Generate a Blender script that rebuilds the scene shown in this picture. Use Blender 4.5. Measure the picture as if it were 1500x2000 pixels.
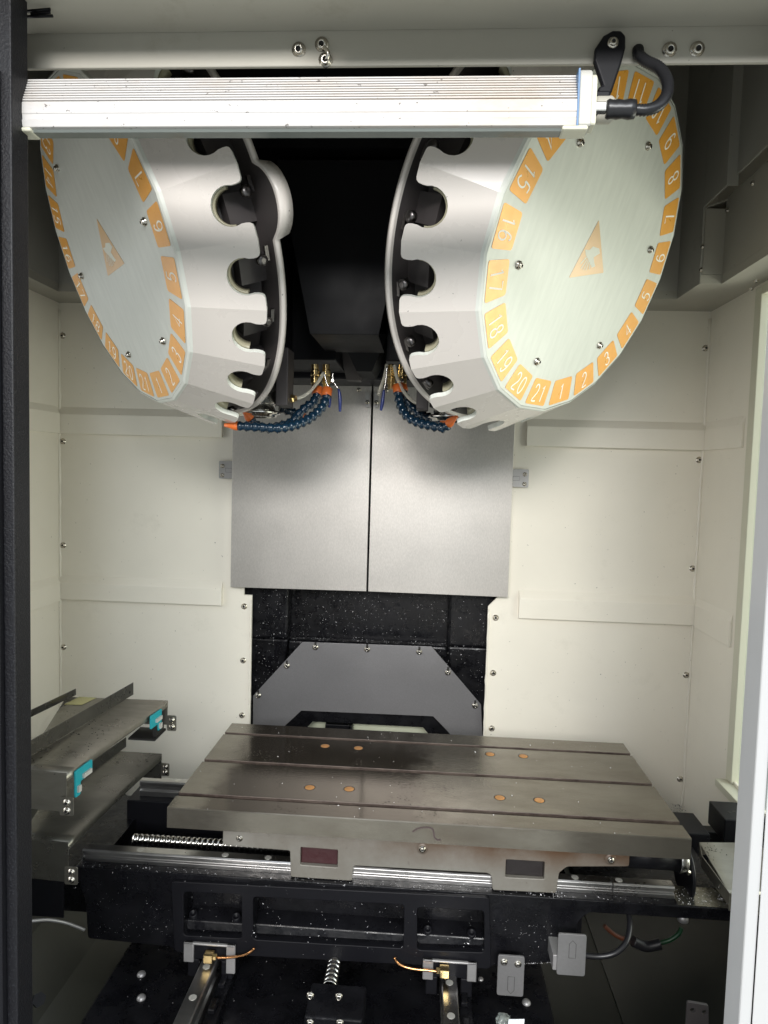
import bpy, bmesh, math, random
from mathutils import Vector, Matrix, noise
random.seed(7)
C = bpy.context.scene.collection
for o in list(bpy.data.objects): bpy.data.objects.remove(o)
PI = math.pi; rad = math.radians
# ------------------------------------------------------------------ camera
FPX, CX, CY = 1320.0, 750.0, 1000.0
def cam_axes(yaw, pitch, roll):
    cy, sy, cp, sp = math.cos(yaw), math.sin(yaw), math.cos(pitch), math.sin(pitch)
    f = Vector((sy*cp, cy*cp, sp)); r = Vector((cy, -sy, 0)); u = r.cross(f)
    c, s = math.cos(roll), math.sin(roll)
    return c*r+s*u, -s*r+c*u, f
RX, UX, FX = cam_axes(rad(-3.5), rad(-3.64), rad(1.6))
cam = bpy.data.cameras.new('camera'); co = bpy.data.objects.new('camera', cam); C.objects.link(co)
cam.sensor_fit = 'VERTICAL'; cam.sensor_height = 24; cam.lens = 24*FPX/2000
cam.clip_start = 0.02; cam.clip_end = 60
co.matrix_world = Matrix((( RX.x, UX.x, -FX.x, 0), (RX.y, UX.y, -FX.y, 0), (RX.z, UX.z, -FX.z, 0), (0, 0, 0, 1)))
bpy.context.scene.camera = co
# ------------------------------------------------------------------ world: dim workshop air
W = bpy.data.worlds.new('World'); bpy.context.scene.world = W; W.use_nodes = True
bg = W.node_tree.nodes['Background']; bg.inputs[0].default_value = (0.86, 0.93, 1.0, 1); bg.inputs[1].default_value = 1.55
# ------------------------------------------------------------------ hall lamps behind the viewer
def area(name, loc, target, sx, sy, power, col):
    l = bpy.data.lights.new(name, 'AREA'); l.shape = 'RECTANGLE'; l.size = sx; l.size_y = sy; l.energy = power; l.color = col
    o = bpy.data.objects.new(name, l); C.objects.link(o); o.location = loc
    d = Vector(target)-Vector(loc); o.rotation_euler = d.to_track_quat('-Z', 'Y').to_euler(); return o
area('hall_lamp', (0.45, -3.2, 1.30), (-0.1, 1.5, 0.0), 2.0, 0.80, 115, (0.97, 0.98, 0.97))
area('hall_lamp', (-0.75, -3.4, 1.40), (-0.1, 1.5, 0.0), 1.8, 0.80, 85, (1.0, 0.93, 0.88))
area('window_lamp', (1.9, 1.1, -0.30), (-1.0, 1.5, -0.45), 1.5, 1.0, 24, (1.0, 0.98, 0.86))
area('window_lamp', (-2.2, 1.1, -0.30), (.7, 1.5, -0.45), 1.5, 1.0, 9, (1.0, 0.97, 0.92))
sc = bpy.context.scene
sc.view_settings.view_transform = 'Standard'; sc.view_settings.look = 'None'
sc.view_settings.exposure = 0.22; sc.view_settings.gamma = 1.0
# ------------------------------------------------------------------ helpers
def ray(px, py): return (px-CX)/FPX*RX - (py-CY)/FPX*UX + FX
def at(px, py, X=None, Y=None, Z=None):
    """point of the real place on a known plane (X, Y or Z = const) measured from the photograph"""
    d = ray(px, py)
    t = X/d.x if X is not None else (Y/d.y if Y is not None else Z/d.z)
    return d*t
def tag(o, label=None, cat=None, group=None, kind=None):
    if label: o['label'] = label
    if cat: o['category'] = cat
    if group: o['group'] = group
    if kind: o['kind'] = kind
    return o
def empty(name, loc, label, cat, group=None):
    o = bpy.data.objects.new(name, None); C.objects.link(o); o.location = loc; o.empty_display_size = 0.05
    bpy.context.view_layer.update()
    return tag(o, label, cat, group)
def link(name, me, parent=None, mat=None, local=False):
    o = bpy.data.objects.new(name, me); C.objects.link(o)
    if parent is not None:
        o.parent = parent
        if not local: o.matrix_parent_inverse = world_of(parent).inverted()
    if mat is not None: o.matrix_world = mat if parent is None else o.matrix_world; 
    return o
def world_of(o):
    m = o.matrix_basis.copy()
    while o.parent is not None:
        m = o.parent.matrix_basis @ o.matrix_parent_inverse @ m if False else (o.parent.matrix_basis @ o.matrix_parent_inverse @ m)
        o = o.parent
    return m
class MB:
    def __init__(s): s.bm = bmesh.new(); s.smooth = set()
    def box(s, x0, x1, y0, y1, z0, z1, mi=0, M=None):
        vs = [s.bm.verts.new(p) for p in ((x0,y0,z0),(x1,y0,z0),(x1,y1,z0),(x0,y1,z0),(x0,y0,z1),(x1,y0,z1),(x1,y1,z1),(x0,y1,z1))]
        for q in ((0,3,2,1),(4,5,6,7),(0,1,5,4),(1,2,6,5),(2,3,7,6),(3,0,4,7)):
            f = s.bm.faces.new([vs[i] for i in q]); f.material_index = mi
        if M is not None:
            for v in vs: v.co = M @ v.co
        return s
    def hexa(s, p, mi=0):      # 8 points: bottom ring 0-3, top ring 4-7
        vs = [s.bm.verts.new(q) for q in p]
        for q in ((0,3,2,1),(4,5,6,7),(0,1,5,4),(1,2,6,5),(2,3,7,6),(3,0,4,7)):
            f = s.bm.faces.new([vs[i] for i in q]); f.material_index = mi
        return s
    def prism(s, pts, vec, mi=0, side_mi=None):
        vec = Vector(vec)
        a = [s.bm.verts.new(p) for p in pts]; b = [s.bm.verts.new(Vector(p)+vec) for p in pts]
        n = len(pts); f1 = s.bm.faces.new(a[::-1]); f2 = s.bm.faces.new(b); f1.material_index = f2.material_index = mi
        for i in range(n):
            f = s.bm.faces.new((a[i], a[(i+1)%n], b[(i+1)%n], b[i])); f.material_index = mi if side_mi is None else side_mi
        return s
    def lathe(s, prof, n=24, M=None, mi=0, smooth=True, caps=True, mis=None):   # prof = [(r,z)] about local Z
        M = M or Matrix(); rings = []
        for r, z in prof:
            rings.append([s.bm.verts.new(M @ Vector((r*math.cos(2*PI*i/n), r*math.sin(2*PI*i/n), z))) for i in range(n)])
        for k in range(len(prof)-1):
            for i in range(n):
                f = s.bm.faces.new((rings[k][i], rings[k][(i+1)%n], rings[k+1][(i+1)%n], rings[k+1][i]))
                f.material_index = mis[k] if mis else mi; f.smooth = smooth
        if caps:
            if prof[0][0] > 1e-6: s.bm.faces.new(rings[0][::-1]).material_index = mis[0] if mis else mi
            if prof[-1][0] > 1e-6: s.bm.faces.new(rings[-1]).material_index = mis[-1] if mis else mi
        return s
    def tube(s, pts, r, n=12, mi=0, ripple=0, caps=True):
        pts = [Vector(p) for p in pts]; rings = []
        up = Vector((0.13, 0.31, 0.94)).normalized()
        for i, p in enumerate(pts):
            t = (pts[min(i+1, len(pts)-1)]-pts[max(i-1, 0)]).normalized()
            a = t.cross(up)
            if a.length < 1e-3: a = t.cross(Vector((1, 0, 0)))
            a.normalize(); b = a.cross(t).normalized(); rr = r[i] if isinstance(r, (list, tuple)) else r
            if ripple: rr *= 1+ripple*(1 if i % 2 else -1)
            rings.append([s.bm.verts.new(p+rr*(math.cos(2*PI*k/n)*a+math.sin(2*PI*k/n)*b)) for k in range(n)])
        for i in range(len(pts)-1):
            for k in range(n):
                f = s.bm.faces.new((rings[i][k], rings[i][(k+1)%n], rings[i+1][(k+1)%n], rings[i+1][k])); f.smooth = True; f.material_index = mi
        if caps:
            s.bm.faces.new(rings[0][::-1]).material_index = mi; s.bm.faces.new(rings[-1]).material_index = mi
        return s
    def mesh(s, name, mats, keep_normals=False):
        bmesh.ops.recalc_face_normals(s.bm, faces=s.bm.faces)
        me = bpy.data.meshes.new(name); s.bm.to_mesh(me); s.bm.free()
        for m in (mats if isinstance(mats, (list, tuple)) else [mats]): me.materials.append(m)
        return me
    def build(s, name, mats, parent=None, bevel=0, seg=2, local=False):
        o = link(name, s.mesh(name, mats), parent, local=local)
        if bevel: add_bevel(o, bevel, seg)
        return o
def add_bevel(o, w, seg=2):
    m = o.modifiers.new('bevel', 'BEVEL'); m.width = w; m.segments = seg; m.limit_method = 'ANGLE'; m.angle_limit = rad(35)
    m.harden_normals = False
def smooth_path(pts, n=8):
    P = [Vector(p) for p in pts]; out = []
    for i in range(len(P)-1):
        p0, p1, p2, p3 = P[max(i-1, 0)], P[i], P[i+1], P[min(i+2, len(P)-1)]
        for k in range(n):
            t = k/n
            out.append(0.5*((2*p1)+(-p0+p2)*t+(2*p0-5*p1+4*p2-p3)*t*t+(-p0+3*p1-3*p2+p3)*t**3))
    out.append(P[-1]); return out
def resample(P, step):
    out = [P[0].copy()]; acc = 0
    for a, b in zip(P, P[1:]):
        L = (b-a).length; d = step-acc
        while d <= L and L > 0:
            out.append(a+(b-a)*(d/L)); d += step
        acc = (acc+L) % step
    return out
def round_poly(pts, r, n=4):
    out = []; N = len(pts)
    for i in range(N):
        p = Vector(pts[i]); a = Vector(pts[i-1])-p; b = Vector(pts[(i+1) % N])-p
        rr = r[i] if isinstance(r, (list, tuple)) else r
        rr = min(rr, a.length*0.45, b.length*0.45)
        if rr < 1e-6: out.append(p); continue
        p0, p1 = p+a.normalized()*rr, p+b.normalized()*rr
        for k in range(n+1):
            t = k/n; out.append((1-t)**2*p0+2*t*(1-t)*p+t*t*p1)
    return out
def cut_plate(name, outer, holes, thick, M, mats, parent=None, bev=0.0):
    """flat plate with holes: 2-D outline, filled and extruded, placed by M (local z is its thickness)"""
    cu = bpy.data.curves.new(name, 'CURVE'); cu.dimensions = '2D'; cu.fill_mode = 'BOTH'; cu.extrude = thick/2
    if bev: cu.bevel_depth = bev; cu.bevel_resolution = 1; cu.offset = -bev
    for loop in [outer]+list(holes):
        sp = cu.splines.new('POLY'); sp.points.add(len(loop)-1); sp.use_cyclic_u = True
        for i, p in enumerate(loop): sp.points[i].co = (p[0], p[1], 0, 1)
    tmp = bpy.data.objects.new('tmp', cu); me = bpy.data.meshes.new_from_object(tmp)
    bpy.data.objects.remove(tmp); bpy.data.curves.remove(cu)
    me.transform(M); me.materials.clear()
    for m in (mats if isinstance(mats, (list, tuple)) else [mats]): me.materials.append(m)
    for p in me.polygons: p.use_smooth = False
    return link(name, me, parent)
def XZ(y): return Matrix(((1,0,0,0),(0,0,-1,y),(0,1,0,0),(0,0,0,1)))      # plate drawn in x,z at depth y
def frame(origin, x, y):
    x = Vector(x).normalized(); z = x.cross(Vector(y)).normalized(); y = z.cross(x)
    return Matrix(((x.x,y.x,z.x,origin[0]),(x.y,y.y,z.y,origin[1]),(x.z,y.z,z.z,origin[2]),(0,0,0,1)))
def facing(origin, n):
    n = Vector(n).normalized(); up = Vector((0,0,1)) if abs(n.z) < .9 else Vector((0,1,0))
    x = up.cross(n).normalized(); return frame(origin, x, n.cross(x))
# ------------------------------------------------------------------ materials
class NT:
    def __init__(s, name):
        s.m = bpy.data.materials.new(name); s.m.use_nodes = True; s.t = s.m.node_tree
        s.b = s.t.nodes['Principled BSDF']; s.tc = s.t.nodes.new('ShaderNodeTexCoord')
    def n(s, typ, **kw):
        nd = s.t.nodes.new(typ)
        for k, v in kw.items(): setattr(nd, k, v)
        return nd
    def l(s, a, b): s.t.links.new(a, b)
    def noise(s, scale, detail=4, rough=.55, stretch=None, dist=0, src='Object'):
        nz = s.n('ShaderNodeTexNoise'); nz.inputs['Scale'].default_value = scale; nz.inputs['Detail'].default_value = detail
        nz.inputs['Roughness'].default_value = rough; nz.inputs['Distortion'].default_value = dist
        mp = s.n('ShaderNodeMapping'); s.l(s.tc.outputs[src], mp.inputs[0])
        if stretch: mp.inputs['Scale'].default_value = stretch
        s.l(mp.outputs[0], nz.inputs['Vector']); return nz.outputs['Fac']
    def ramp(s, fac, stops):
        r = s.n('ShaderNodeValToRGB'); e = r.color_ramp.elements
        while len(e) < len(stops): e.new(0.5)
        for i, (p, c) in enumerate(stops):
            e[i].position = p; e[i].color = (c, c, c, 1) if isinstance(c, (int, float)) else (*c, 1)
        s.l(fac, r.inputs[0]); return r.outputs[0]
    def mix(s, fac, a, b, mode='MIX'):
        m = s.n('ShaderNodeMix', data_type='RGBA', blend_type=mode)
        for sock, v in ((0, fac), (6, a), (7, b)):
            if isinstance(v, (int, float)): m.inputs[sock].default_value = v if sock == 0 else (v, v, v, 1)
            elif isinstance(v, tuple): m.inputs[sock].default_value = (*v, 1)
            else: s.l(v, m.inputs[sock])
        return m.outputs[2]
    def bump(s, h, strength, dist=.001, prev=None):
        b = s.n('ShaderNodeBump'); b.inputs['Strength'].default_value = strength; b.inputs['Distance'].default_value = dist
        s.l(h, b.inputs['Height'])
        if prev is not None: s.l(prev, b.inputs['Normal'])
        return b.outputs[0]
    def set(s, col=None, rough=None, metal=None, normal=None, **kw):
        for nm, v in (('Base Color', col), ('Roughness', rough), ('Metallic', metal), ('Normal', normal)):
            if v is None: continue
            if isinstance(v, (int, float)): s.b.inputs[nm].default_value = v
            elif isinstance(v, tuple): s.b.inputs[nm].default_value = (*v, 1)
            else: s.l(v, s.b.inputs[nm])
        for k, v in kw.items(): s.b.inputs[k.replace('_', ' ')].default_value = v
        return s.m
def paint(name, col, rough=.4, var=.06, bump=.05, bscale=60, dirt=None, dirtamt=.35, **kw):
    n = NT(name); a = n.noise(2.2, 5, .6)
    c = n.mix(n.ramp(a, [(.3, 0.), (.7, 1.)]), tuple(x*(1-var) for x in col), tuple(min(1, x*(1+var*.6)) for x in col))
    if dirt:
        d = n.ramp(n.noise(9, 9, .72), [(.60, 0.), (.74, dirtamt)]); c = n.mix(d, c, dirt)
        sp = n.ramp(n.noise(150, 2, .5), [(.755, 0.), (.78, .6)]); c = n.mix(sp, c, tuple(x*.35 for x in dirt))
    r = n.ramp(n.noise(7, 6, .6), [(.3, rough*.85), (.7, rough*1.2)])
    return n.set(c, r, 0, n.bump(n.noise(bscale, 3, .5), bump, .001), **kw)
def metal(name, col, rough=.35, stretch=None, var=.15, bump=.04, scale=60, metallic=1.0, mottling=.3, rv=.3):
    n = NT(name); st = n.noise(scale, 5, .6, stretch); bl = n.noise(5, 6, .65)
    c = n.mix(n.ramp(st, [(.3, 0.), (.7, 1.)]), tuple(x*(1-var) for x in col), tuple(min(1, x*(1+var)) for x in col))
    c = n.mix(n.ramp(bl, [(.42, 0.), (.75, mottling)]), c, tuple(x*.55 for x in col))
    r = n.ramp(n.noise(11, 6, .6), [(.3, rough*(1-rv)), (.7, rough*(1+rv))])
    return n.set(c, r, metallic, n.bump(st, bump, .0006))
M = {}
M['cream'] = paint('cream_paint', (.87, .825, .72), .36, .05, .10, 45, dirt=(.30, .27, .20), dirtamt=.12, Coat_Weight=.15, Coat_Roughness=.25)
M['trim'] = paint('trim_paint', (.42, .40, .345), .45, .08, .12, 40, dirt=(.26, .22, .16), dirtamt=.4)
M['roof'] = paint('roof_paint', (.42, .41, .37), .5, .1, .1, 40, dirt=(.1, .09, .07))
M['doorwhite'] = paint('door_white', (.475, .472, .468), .35, .04, .05, 80, Coat_Weight=.2)
M['framecream'] = paint('frame_cream', (.66, .645, .52), .4, .03, .05)
def black_tex():
    n = NT('black_texture_paint'); v = n.noise(420, 3, .6)
    c = n.mix(n.ramp(v, [(.55, 0.), (.8, 1.)]), (.006, .006, .008), (.022, .024, .028))
    return n.set(c, .46, 0, n.bump(v, .55, .0012), Specular_IOR_Level=.3)
M['blacktex'] = black_tex()
def black_cast():
    n = NT('black_cast_paint'); v = n.noise(16, 6, .65); w = n.noise(90, 4, .6)
    c = n.mix(n.ramp(v, [(.4, 0.), (.7, 1.)]), (.004, .004, .005), (.009, .009, .011))
    r = n.ramp(n.noise(26, 6, .7), [(.35, .14), (.62, .46)])
    return n.set(c, r, 0, n.bump(w, .35, .0015, n.bump(v, .4, .003)), Specular_IOR_Level=.22)
M['cast'] = black_cast()
M['black'] = paint('black_satin', (.007, .007, .009), .42, .2, .12, 70, Specular_IOR_Level=.18)
M['shield'] = paint('shield_black', (.006, .006, .0075), .55, .2, .1, 120, Specular_IOR_Level=.25)
M['darkgrey'] = paint('dark_grey_inner', (.055, .048, .048), .5, .12, .08, 60)
M['drum'] = paint('drum_paint', (.75, .70, .655), .28, .03, .03, 30, dirt=(.3, .25, .2), dirtamt=.05, Coat_Weight=.35, Coat_Roughness=.18)
def face():
    n = NT('brushed_face'); st = n.noise(30, 5, .6, (3, .5, 1)); b = n.noise(3.2, 5, .6)
    c = n.mix(n.ramp(st, [(.3, 0.), (.7, 1.)]), (.485, .50, .46), (.55, .565, .52))
    c = n.mix(n.ramp(b, [(.45, 0.), (.8, .35)]), c, (.47, .49, .45))
    return n.set(c, .44, .3, n.bump(st, .05, .0004), Coat_Weight=.2, Coat_Roughness=.25)
M['face'] = face()
M['ring'] = paint('ring_paint', (.78, .80, .74), .34, .03, .04)
def orange():
    n = NT('orange_tile'); b = n.noise(38, 6, .7); 
    c = n.mix(n.ramp(b, [(.35, 0.), (.75, 1.)]), (.76, .335, .035), (.82, .40, .058))
    return n.set(c, n.ramp(n.noise(60, 5, .7), [(.3, .24), (.7, .42)]), .15, None, Coat_Weight=.55, Coat_Roughness=.18)
M['orange'] = orange()
M['print'] = paint('pale_print', (.90, .87, .76), .4, .03, .02)
M['printpale'] = paint('pale_emblem', (.70, .71, .62), .4, .04, .02)
M['cover'] = metal('brushed_cover_steel', (.50, .475, .445), .40, (1, 1, .35), .10, .22, 420, .62, .10, .09)
M['steel'] = metal('ground_steel', (.58, .57, .55), .24, (.15, 1, 1), .08, .03, 90, 1, .15)
M['darksteel'] = metal('dark_steel', (.16, .15, .15), .3, None, .1, .02, 90)
M['bright'] = metal('bright_steel', (.72, .70, .66), .18, None, .05, .02, 60)
M['screw'] = metal('screw_steel', (.66, .62, .55), .22, None, .1, .02, 90)
M['dark'] = paint('dark_hole', (.012, .011, .010), .6, .1, .05)
M['plate'] = metal('grey_plate', (.225, .22, .225), .40, None, .10, .30, 520, .55, .06, .08)
M['waycover'] = metal('way_cover_steel', (.29, .275, .235), .34, (.3, 1, 1), .10, .05, 70, .85, .35)
M['bracket'] = metal('bracket_steel', (.40, .39, .385), .4, None, .05, .06, 200, .6, .15)
def table_mat(name, wet):
    n = NT(name); g = n.noise(9, 7, .65, (.55, 1.2, 1)); f = n.noise(240, 3, .6, (.25, 1, 1))
    sep = n.n('ShaderNodeSeparateXYZ'); n.l(n.tc.outputs['Object'], sep.inputs[0])
    c = n.mix(n.ramp(g, [(.35, 0.), (.7, 1.)]), (.25, .230, .192), (.175, .158, .130))
    c = n.mix(n.ramp(n.noise(14, 7, .7, (.4, 1.4, 1)), [(.48, 0.), (.75, .6)]), c, (.125, .098, .072))
    rough = n.ramp(f, [(.3, .17), (.7, .27)])
    bmp = n.bump(f, .10, .0006)
    if wet:
        # oily puddle over the left and middle of the table, breaking up to droplets towards its rim
        mr = n.n('ShaderNodeMapRange'); mr.inputs[1].default_value = .10; mr.inputs[2].default_value = -.12
        n.l(sep.outputs[0], mr.inputs[0])
        ml = n.n('ShaderNodeMapRange'); ml.inputs[1].default_value = -.42; ml.inputs[2].default_value = -.30
        n.l(sep.outputs[0], ml.inputs[0])
        a = n.n('ShaderNodeMath', operation='MULTIPLY'); n.l(mr.outputs[0], a.inputs[0]); n.l(ml.outputs[0], a.inputs[1])
        s1 = n.n('ShaderNodeMath', operation='ADD'); n.l(a.outputs[0], s1.inputs[0]); n.l(n.noise(10, 8, .75), s1.inputs[1])
        wetm = n.ramp(s1.outputs[0], [(.75, 0.), (1.4, 1.)])
        vo = n.n('ShaderNodeTexVoronoi'); vo.inputs['Scale'].default_value = 150; n.l(n.tc.outputs['Object'], vo.inputs['Vector'])
        drop = n.ramp(vo.outputs['Distance'], [(.10, 1.), (.30, 0.)])
        zone = n.ramp(n.noise(9, 5, .7), [(.52, 0.), (.60, 1.)])
        dm = n.n('ShaderNodeMath', operation='MULTIPLY'); n.l(drop, dm.inputs[0]); n.l(zone, dm.inputs[1])
        c = n.mix(wetm, c, (.095, .080, .064))
        rough = n.mix(wetm, rough, .11)
        rough = n.mix(dm.outputs[0], rough, .08)
        bmp = n.bump(dm.outputs[0], .4, .0006, bmp)
    return n.set(c, rough, .75, bmp)
M['table'] = table_mat('oiled_table_top', True)
M['tablefront'] = table_mat('table_cast_side', False)
def rusty():
    n = NT('rusty_slot'); g = n.noise(40, 8, .75, (.4, 1, 1))
    c = n.mix(n.ramp(g, [(.35, 0.), (.65, 1.)]), (.030, .018, .014), (.13, .10, .082))
    return n.set(c, .5, .3, n.bump(g, .6, .002))
M['rusty'] = rusty()
def castgrey():
    n = NT('grey_primer_cast'); g = n.noise(12, 8, .7); h = n.noise(60, 6, .7)
    c = n.mix(n.ramp(g, [(.35, 0.), (.7, 1.)]), (.205, .195, .172), (.15, .135, .112))
    sep = n.n('ShaderNodeSeparateXYZ'); n.l(n.tc.outputs['Object'], sep.inputs[0])
    mr = n.n('ShaderNodeMapRange'); mr.inputs[1].default_value = -.690; mr.inputs[2].default_value = -.648; n.l(sep.outputs[2], mr.inputs[0])
    m2 = n.n('ShaderNodeMapRange'); m2.inputs[1].default_value = -.20; m2.inputs[2].default_value = .10; n.l(sep.outputs[0], m2.inputs[0])
    a = n.n('ShaderNodeMath', operation='MULTIPLY'); n.l(mr.outputs[0], a.inputs[0]); n.l(m2.outputs[0], a.inputs[1])
    a2 = n.n('ShaderNodeMath', operation='MULTIPLY'); n.l(a.outputs[0], a2.inputs[0]); n.l(n.ramp(g, [(.2, .4), (.6, 1.)]), a2.inputs[1])
    c = n.mix(a2.outputs[0], c, (.085, .045, .022))
    c = n.mix(n.ramp(h, [(.64, 0.), (.72, .7)]), c, (.08, .06, .045))
    return n.set(c, .42, .1, n.bump(h, .2, .001))
M['castgrey'] = castgrey()
M['wiper'] = paint('wiper_rubber', (.042, .012, .014), .3, .4, .9, 60)
M['wiper2'] = paint('wiper_rubber_dark', (.022, .017, .017), .4, .4, .9, 60)
M['plug'] = metal('brass_plug', (.62, .31, .11), .42, None, .15, .05, 120, .5, .3)
M['brass'] = metal('brass', (.66, .50, .24), .28, None, .1, .03, 80)
M['copper'] = metal('copper', (.85, .42, .18), .2, None, .08, .02, 80)
M['hose'] = paint('blue_plastic', (.006, .026, .052), .24, .15, .03, 60, Coat_Weight=.3)
M['hoseorange'] = paint('orange_plastic', (.75, .17, .035), .35, .1, .03)
M['lever'] = paint('blue_vinyl', (.015, .03, .16), .3, .1, .02)
M['chip'] = paint('chip_glint', (.93, .92, .94), .3, .03, 0)  # plain white colour paints the glints of the metal chips
M['wayshade'] = metal('way_cover_shaded', (.15, .145, .125), .3, (.3, 1, 1), .10, .05, 70, .8, .35)  # way cover steel darkened for the shade beneath the upper cover
M['flange'] = metal('flange_dark_reflection', (.16, .155, .14), .3, None, .10, .05, 70, .8, .35)  # flange steel coloured dark for the dark surroundings it reflects
M['ringedge'] = paint('pale_ring_edge', (.36, .335, .235), .35, .05, .02)
M['emblem'] = paint('emblem_sheen_print', (.74, .47, .22), .3, .12, .03, 30, Coat_Weight=.6, Coat_Roughness=.2)  # pale tone paints the reflection lying over the orange print
M['teal'] = paint('teal_plastic', (.015, .33, .38), .4, .06, .03)
M['white'] = paint('white_plastic', (.50, .49, .45), .4, .05, .03)
M['cable'] = paint('black_conduit', (.012, .012, .014), .33, .1, .05)
M['cover_green'] = paint('olive_sheet', (.045, .045, .035), .34, .12, .06, 30, dirt=(.03, .03, .025), Specular_IOR_Level=.3)
M['sheetdark'] = paint('dark_sheet', (.010, .011, .009), .34, .2, .08, 30, Specular_IOR_Level=.25)
M['trough'] = paint('trough_cream', (.82, .86, .66), .4, .05, .05)
M['paper'] = paint('paper', (.8, .82, .85), .7, .03, .03)
M['marker'] = paint('marker_ink', (.075, .052, .05), .5, .2, .05)
M['dogplate'] = metal('dog_plate', (.27, .265, .265), .42, None, .05, .06, 200, .6, .15)
M['rail'] = metal('rail_steel', (.52, .51, .50), .30, (.1, 1, 1), .08, .02, 60)
M['railcap'] = metal('rail_cap', (.62, .61, .56), .42, None, .1, .05, 90, .6)
M['wet'] = metal('wet_ledge', (.30, .29, .24), .25, None, .4, .8, 160, .9, .5)
M['yellow'] = paint('faded_sticker', (.42, .38, .16), .5, .15, .05, dirt=(.2, .16, .06))
M['greenwire'] = paint('green_sleeve', (.006, .045, .016), .4)
M['redwire'] = paint('orange_sleeve', (.085, .024, .010), .4)
M['bluegasket'] = paint('blue_gasket', (.10, .20, .36), .4)
def lampalu():
    n = NT('anodised_lamp'); st = n.noise(60, 4, .6, (.05, 1, 1))
    c = n.mix(n.ramp(st, [(.3, 0.), (.7, 1.)]), (.50, .48, .465), (.58, .56, .54))
    b = n.ramp(n.noise(9, 7, .75, (.4, 1, 1)), [(.47, 0.), (.66, .75)]); c = n.mix(b, c, (.48, .40, .32))
    sp = n.ramp(n.noise(170, 3, .6, (.7, 1, 1)), [(.665, 0.), (.70, .8)]); c = n.mix(sp, c, (.06, .045, .035))
    return n.set(c, .42, .0, None, Coat_Weight=.3, Coat_Roughness=.3)
M['lamp'] = lampalu()
def glass():
    n = NT('diffuser_glass'); return n.set((.30, .33, .31), .12, 0, None, Transmission_Weight=.5, IOR=1.45)
M['glass'] = glass()
def pane():
    m = bpy.data.materials.new('window_pane'); m.use_nodes = True; t = m.node_tree; t.nodes.clear()
    o = t.nodes.new('ShaderNodeOutputMaterial'); mx = t.nodes.new('ShaderNodeMixShader'); a = t.nodes.new('ShaderNodeBsdfTransparent'); g = t.nodes.new('ShaderNodeBsdfGlossy')
    g.inputs['Roughness'].default_value = .03; mx.inputs[0].default_value = .07; a.inputs[0].default_value = (.95, .97, .95, 1)
    t.links.new(a.outputs[0], mx.inputs[1]); t.links.new(g.outputs[0], mx.inputs[2]); t.links.new(mx.outputs[0], o.inputs[0]); return m
M['pane'] = pane()
def clear():
    n = NT('clear_tube'); return n.set((.80, .78, .68), .15, 0, None, Transmission_Weight=.5, IOR=1.3)
M['clear'] = clear()
# ------------------------------------------------------------------ screws (one shared mesh)
def screw_mesh(r, name='screw', mat=None, washer=True):
    b = MB()
    prof = [(r, 0), (r, r*.22)] + ([(r*.74, r*.24)] if washer else []) + [(r*.72, r*.42), (r*.60, r*.66), (r*.36, r*.76)]
    if not washer: prof = [(r, 0), (r, r*.2), (r*.92, r*.42), (r*.7, r*.62), (r*.40, r*.72)]
    n0 = len(prof)
    prof += [(r*.32, r*.40), (0.0001, r*.40)]
    mis = [0]*(n0-1)+[1, 1]
    b.lathe(prof, 18, None, smooth=False, caps=False, mis=mis)
    return b.mesh(name, [mat or M['screw'], M['dark']])
SCREW = screw_mesh(.0085); SCREW_S = screw_mesh(.0058); SCREW_P = screw_mesh(.0078, washer=True)
for me in (SCREW, SCREW_S, SCREW_P):
    for p in me.polygons: p.use_smooth = len(p.vertices) == 4
def screw(p, n, parent, me=None, name='screw'):
    o = bpy.data.objects.new(name, me or SCREW); C.objects.link(o)
    o.parent = parent; o.matrix_parent_inverse = world_of(parent).inverted()
    o.matrix_basis = facing(p, n) @ Matrix.Rotation(random.random()*6, 4, 'Z'); return o
def polyline_ribbon(b, pts, w, M4, z, mi=0):
    n = len(pts); L = []; R = []
    for i in range(n):
        a = Vector(pts[max(i-1, 0)]); c = Vector(pts[min(i+1, n-1)]); t = (c-a)
        t = t.normalized() if t.length > 1e-9 else Vector((1, 0)); nn = Vector((-t.y, t.x)); p = Vector(pts[i])
        l, r = p+nn*w/2, p-nn*w/2
        L.append(b.bm.verts.new(M4 @ Vector((l.x, l.y, z)))); R.append(b.bm.verts.new(M4 @ Vector((r.x, r.y, z))))
    for i in range(n-1):
        f = b.bm.faces.new((L[i], R[i], R[i+1], L[i+1])); f.material_index = mi
# ================================================================== THE SETTING
YB, YC = 1.87, 1.84
XL, XR, ZC = -1.045, .739, .44
X0 = -.1525
floor = MB().box(-1.3, 1.0, .62, 2.3, -1.16, -1.12).build('floor', M['sheetdark']); tag(floor, kind='structure')
# back wall: two sheet panels left and right of the column opening
bw = cut_plate('back_wall', [(XL-.02, -1.12), (-.482, -1.12), (-.482, -.367), (-.505, -.367), (-.505, 1.0), (XL-.02, 1.0)], [], .006, XZ(YB+.003), M['cream'], None, .0008)
tag(bw, kind='structure')
bw2 = cut_plate('back_wall', [(.182, -1.12), (XR+.02, -1.12), (XR+.02, 1.0), (.207, 1.0), (.207, -.345), (.182, -.372)], [], .006, XZ(YB+.003), M['cream'], None, .0008)
tag(bw2, kind='structure')
def ledge(parent, x0, x1, zt, zb, y, d=.016):
    # folded strip: short sloping top then a plain face
    b = MB(); pr = [(y, zt+.016), (y-d, zt-.006), (y-d, zb), (y, zb)]
    b.prism([(x0, p[0], p[1]) for p in pr], (x1-x0, 0, 0)); return b.build('ledge', M['cream'], parent, .0012)
ledge(bw, XL, -.566, -.345, -.398, YB); ledge(bw, XL, -.571, .135, .075, YB)
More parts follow.
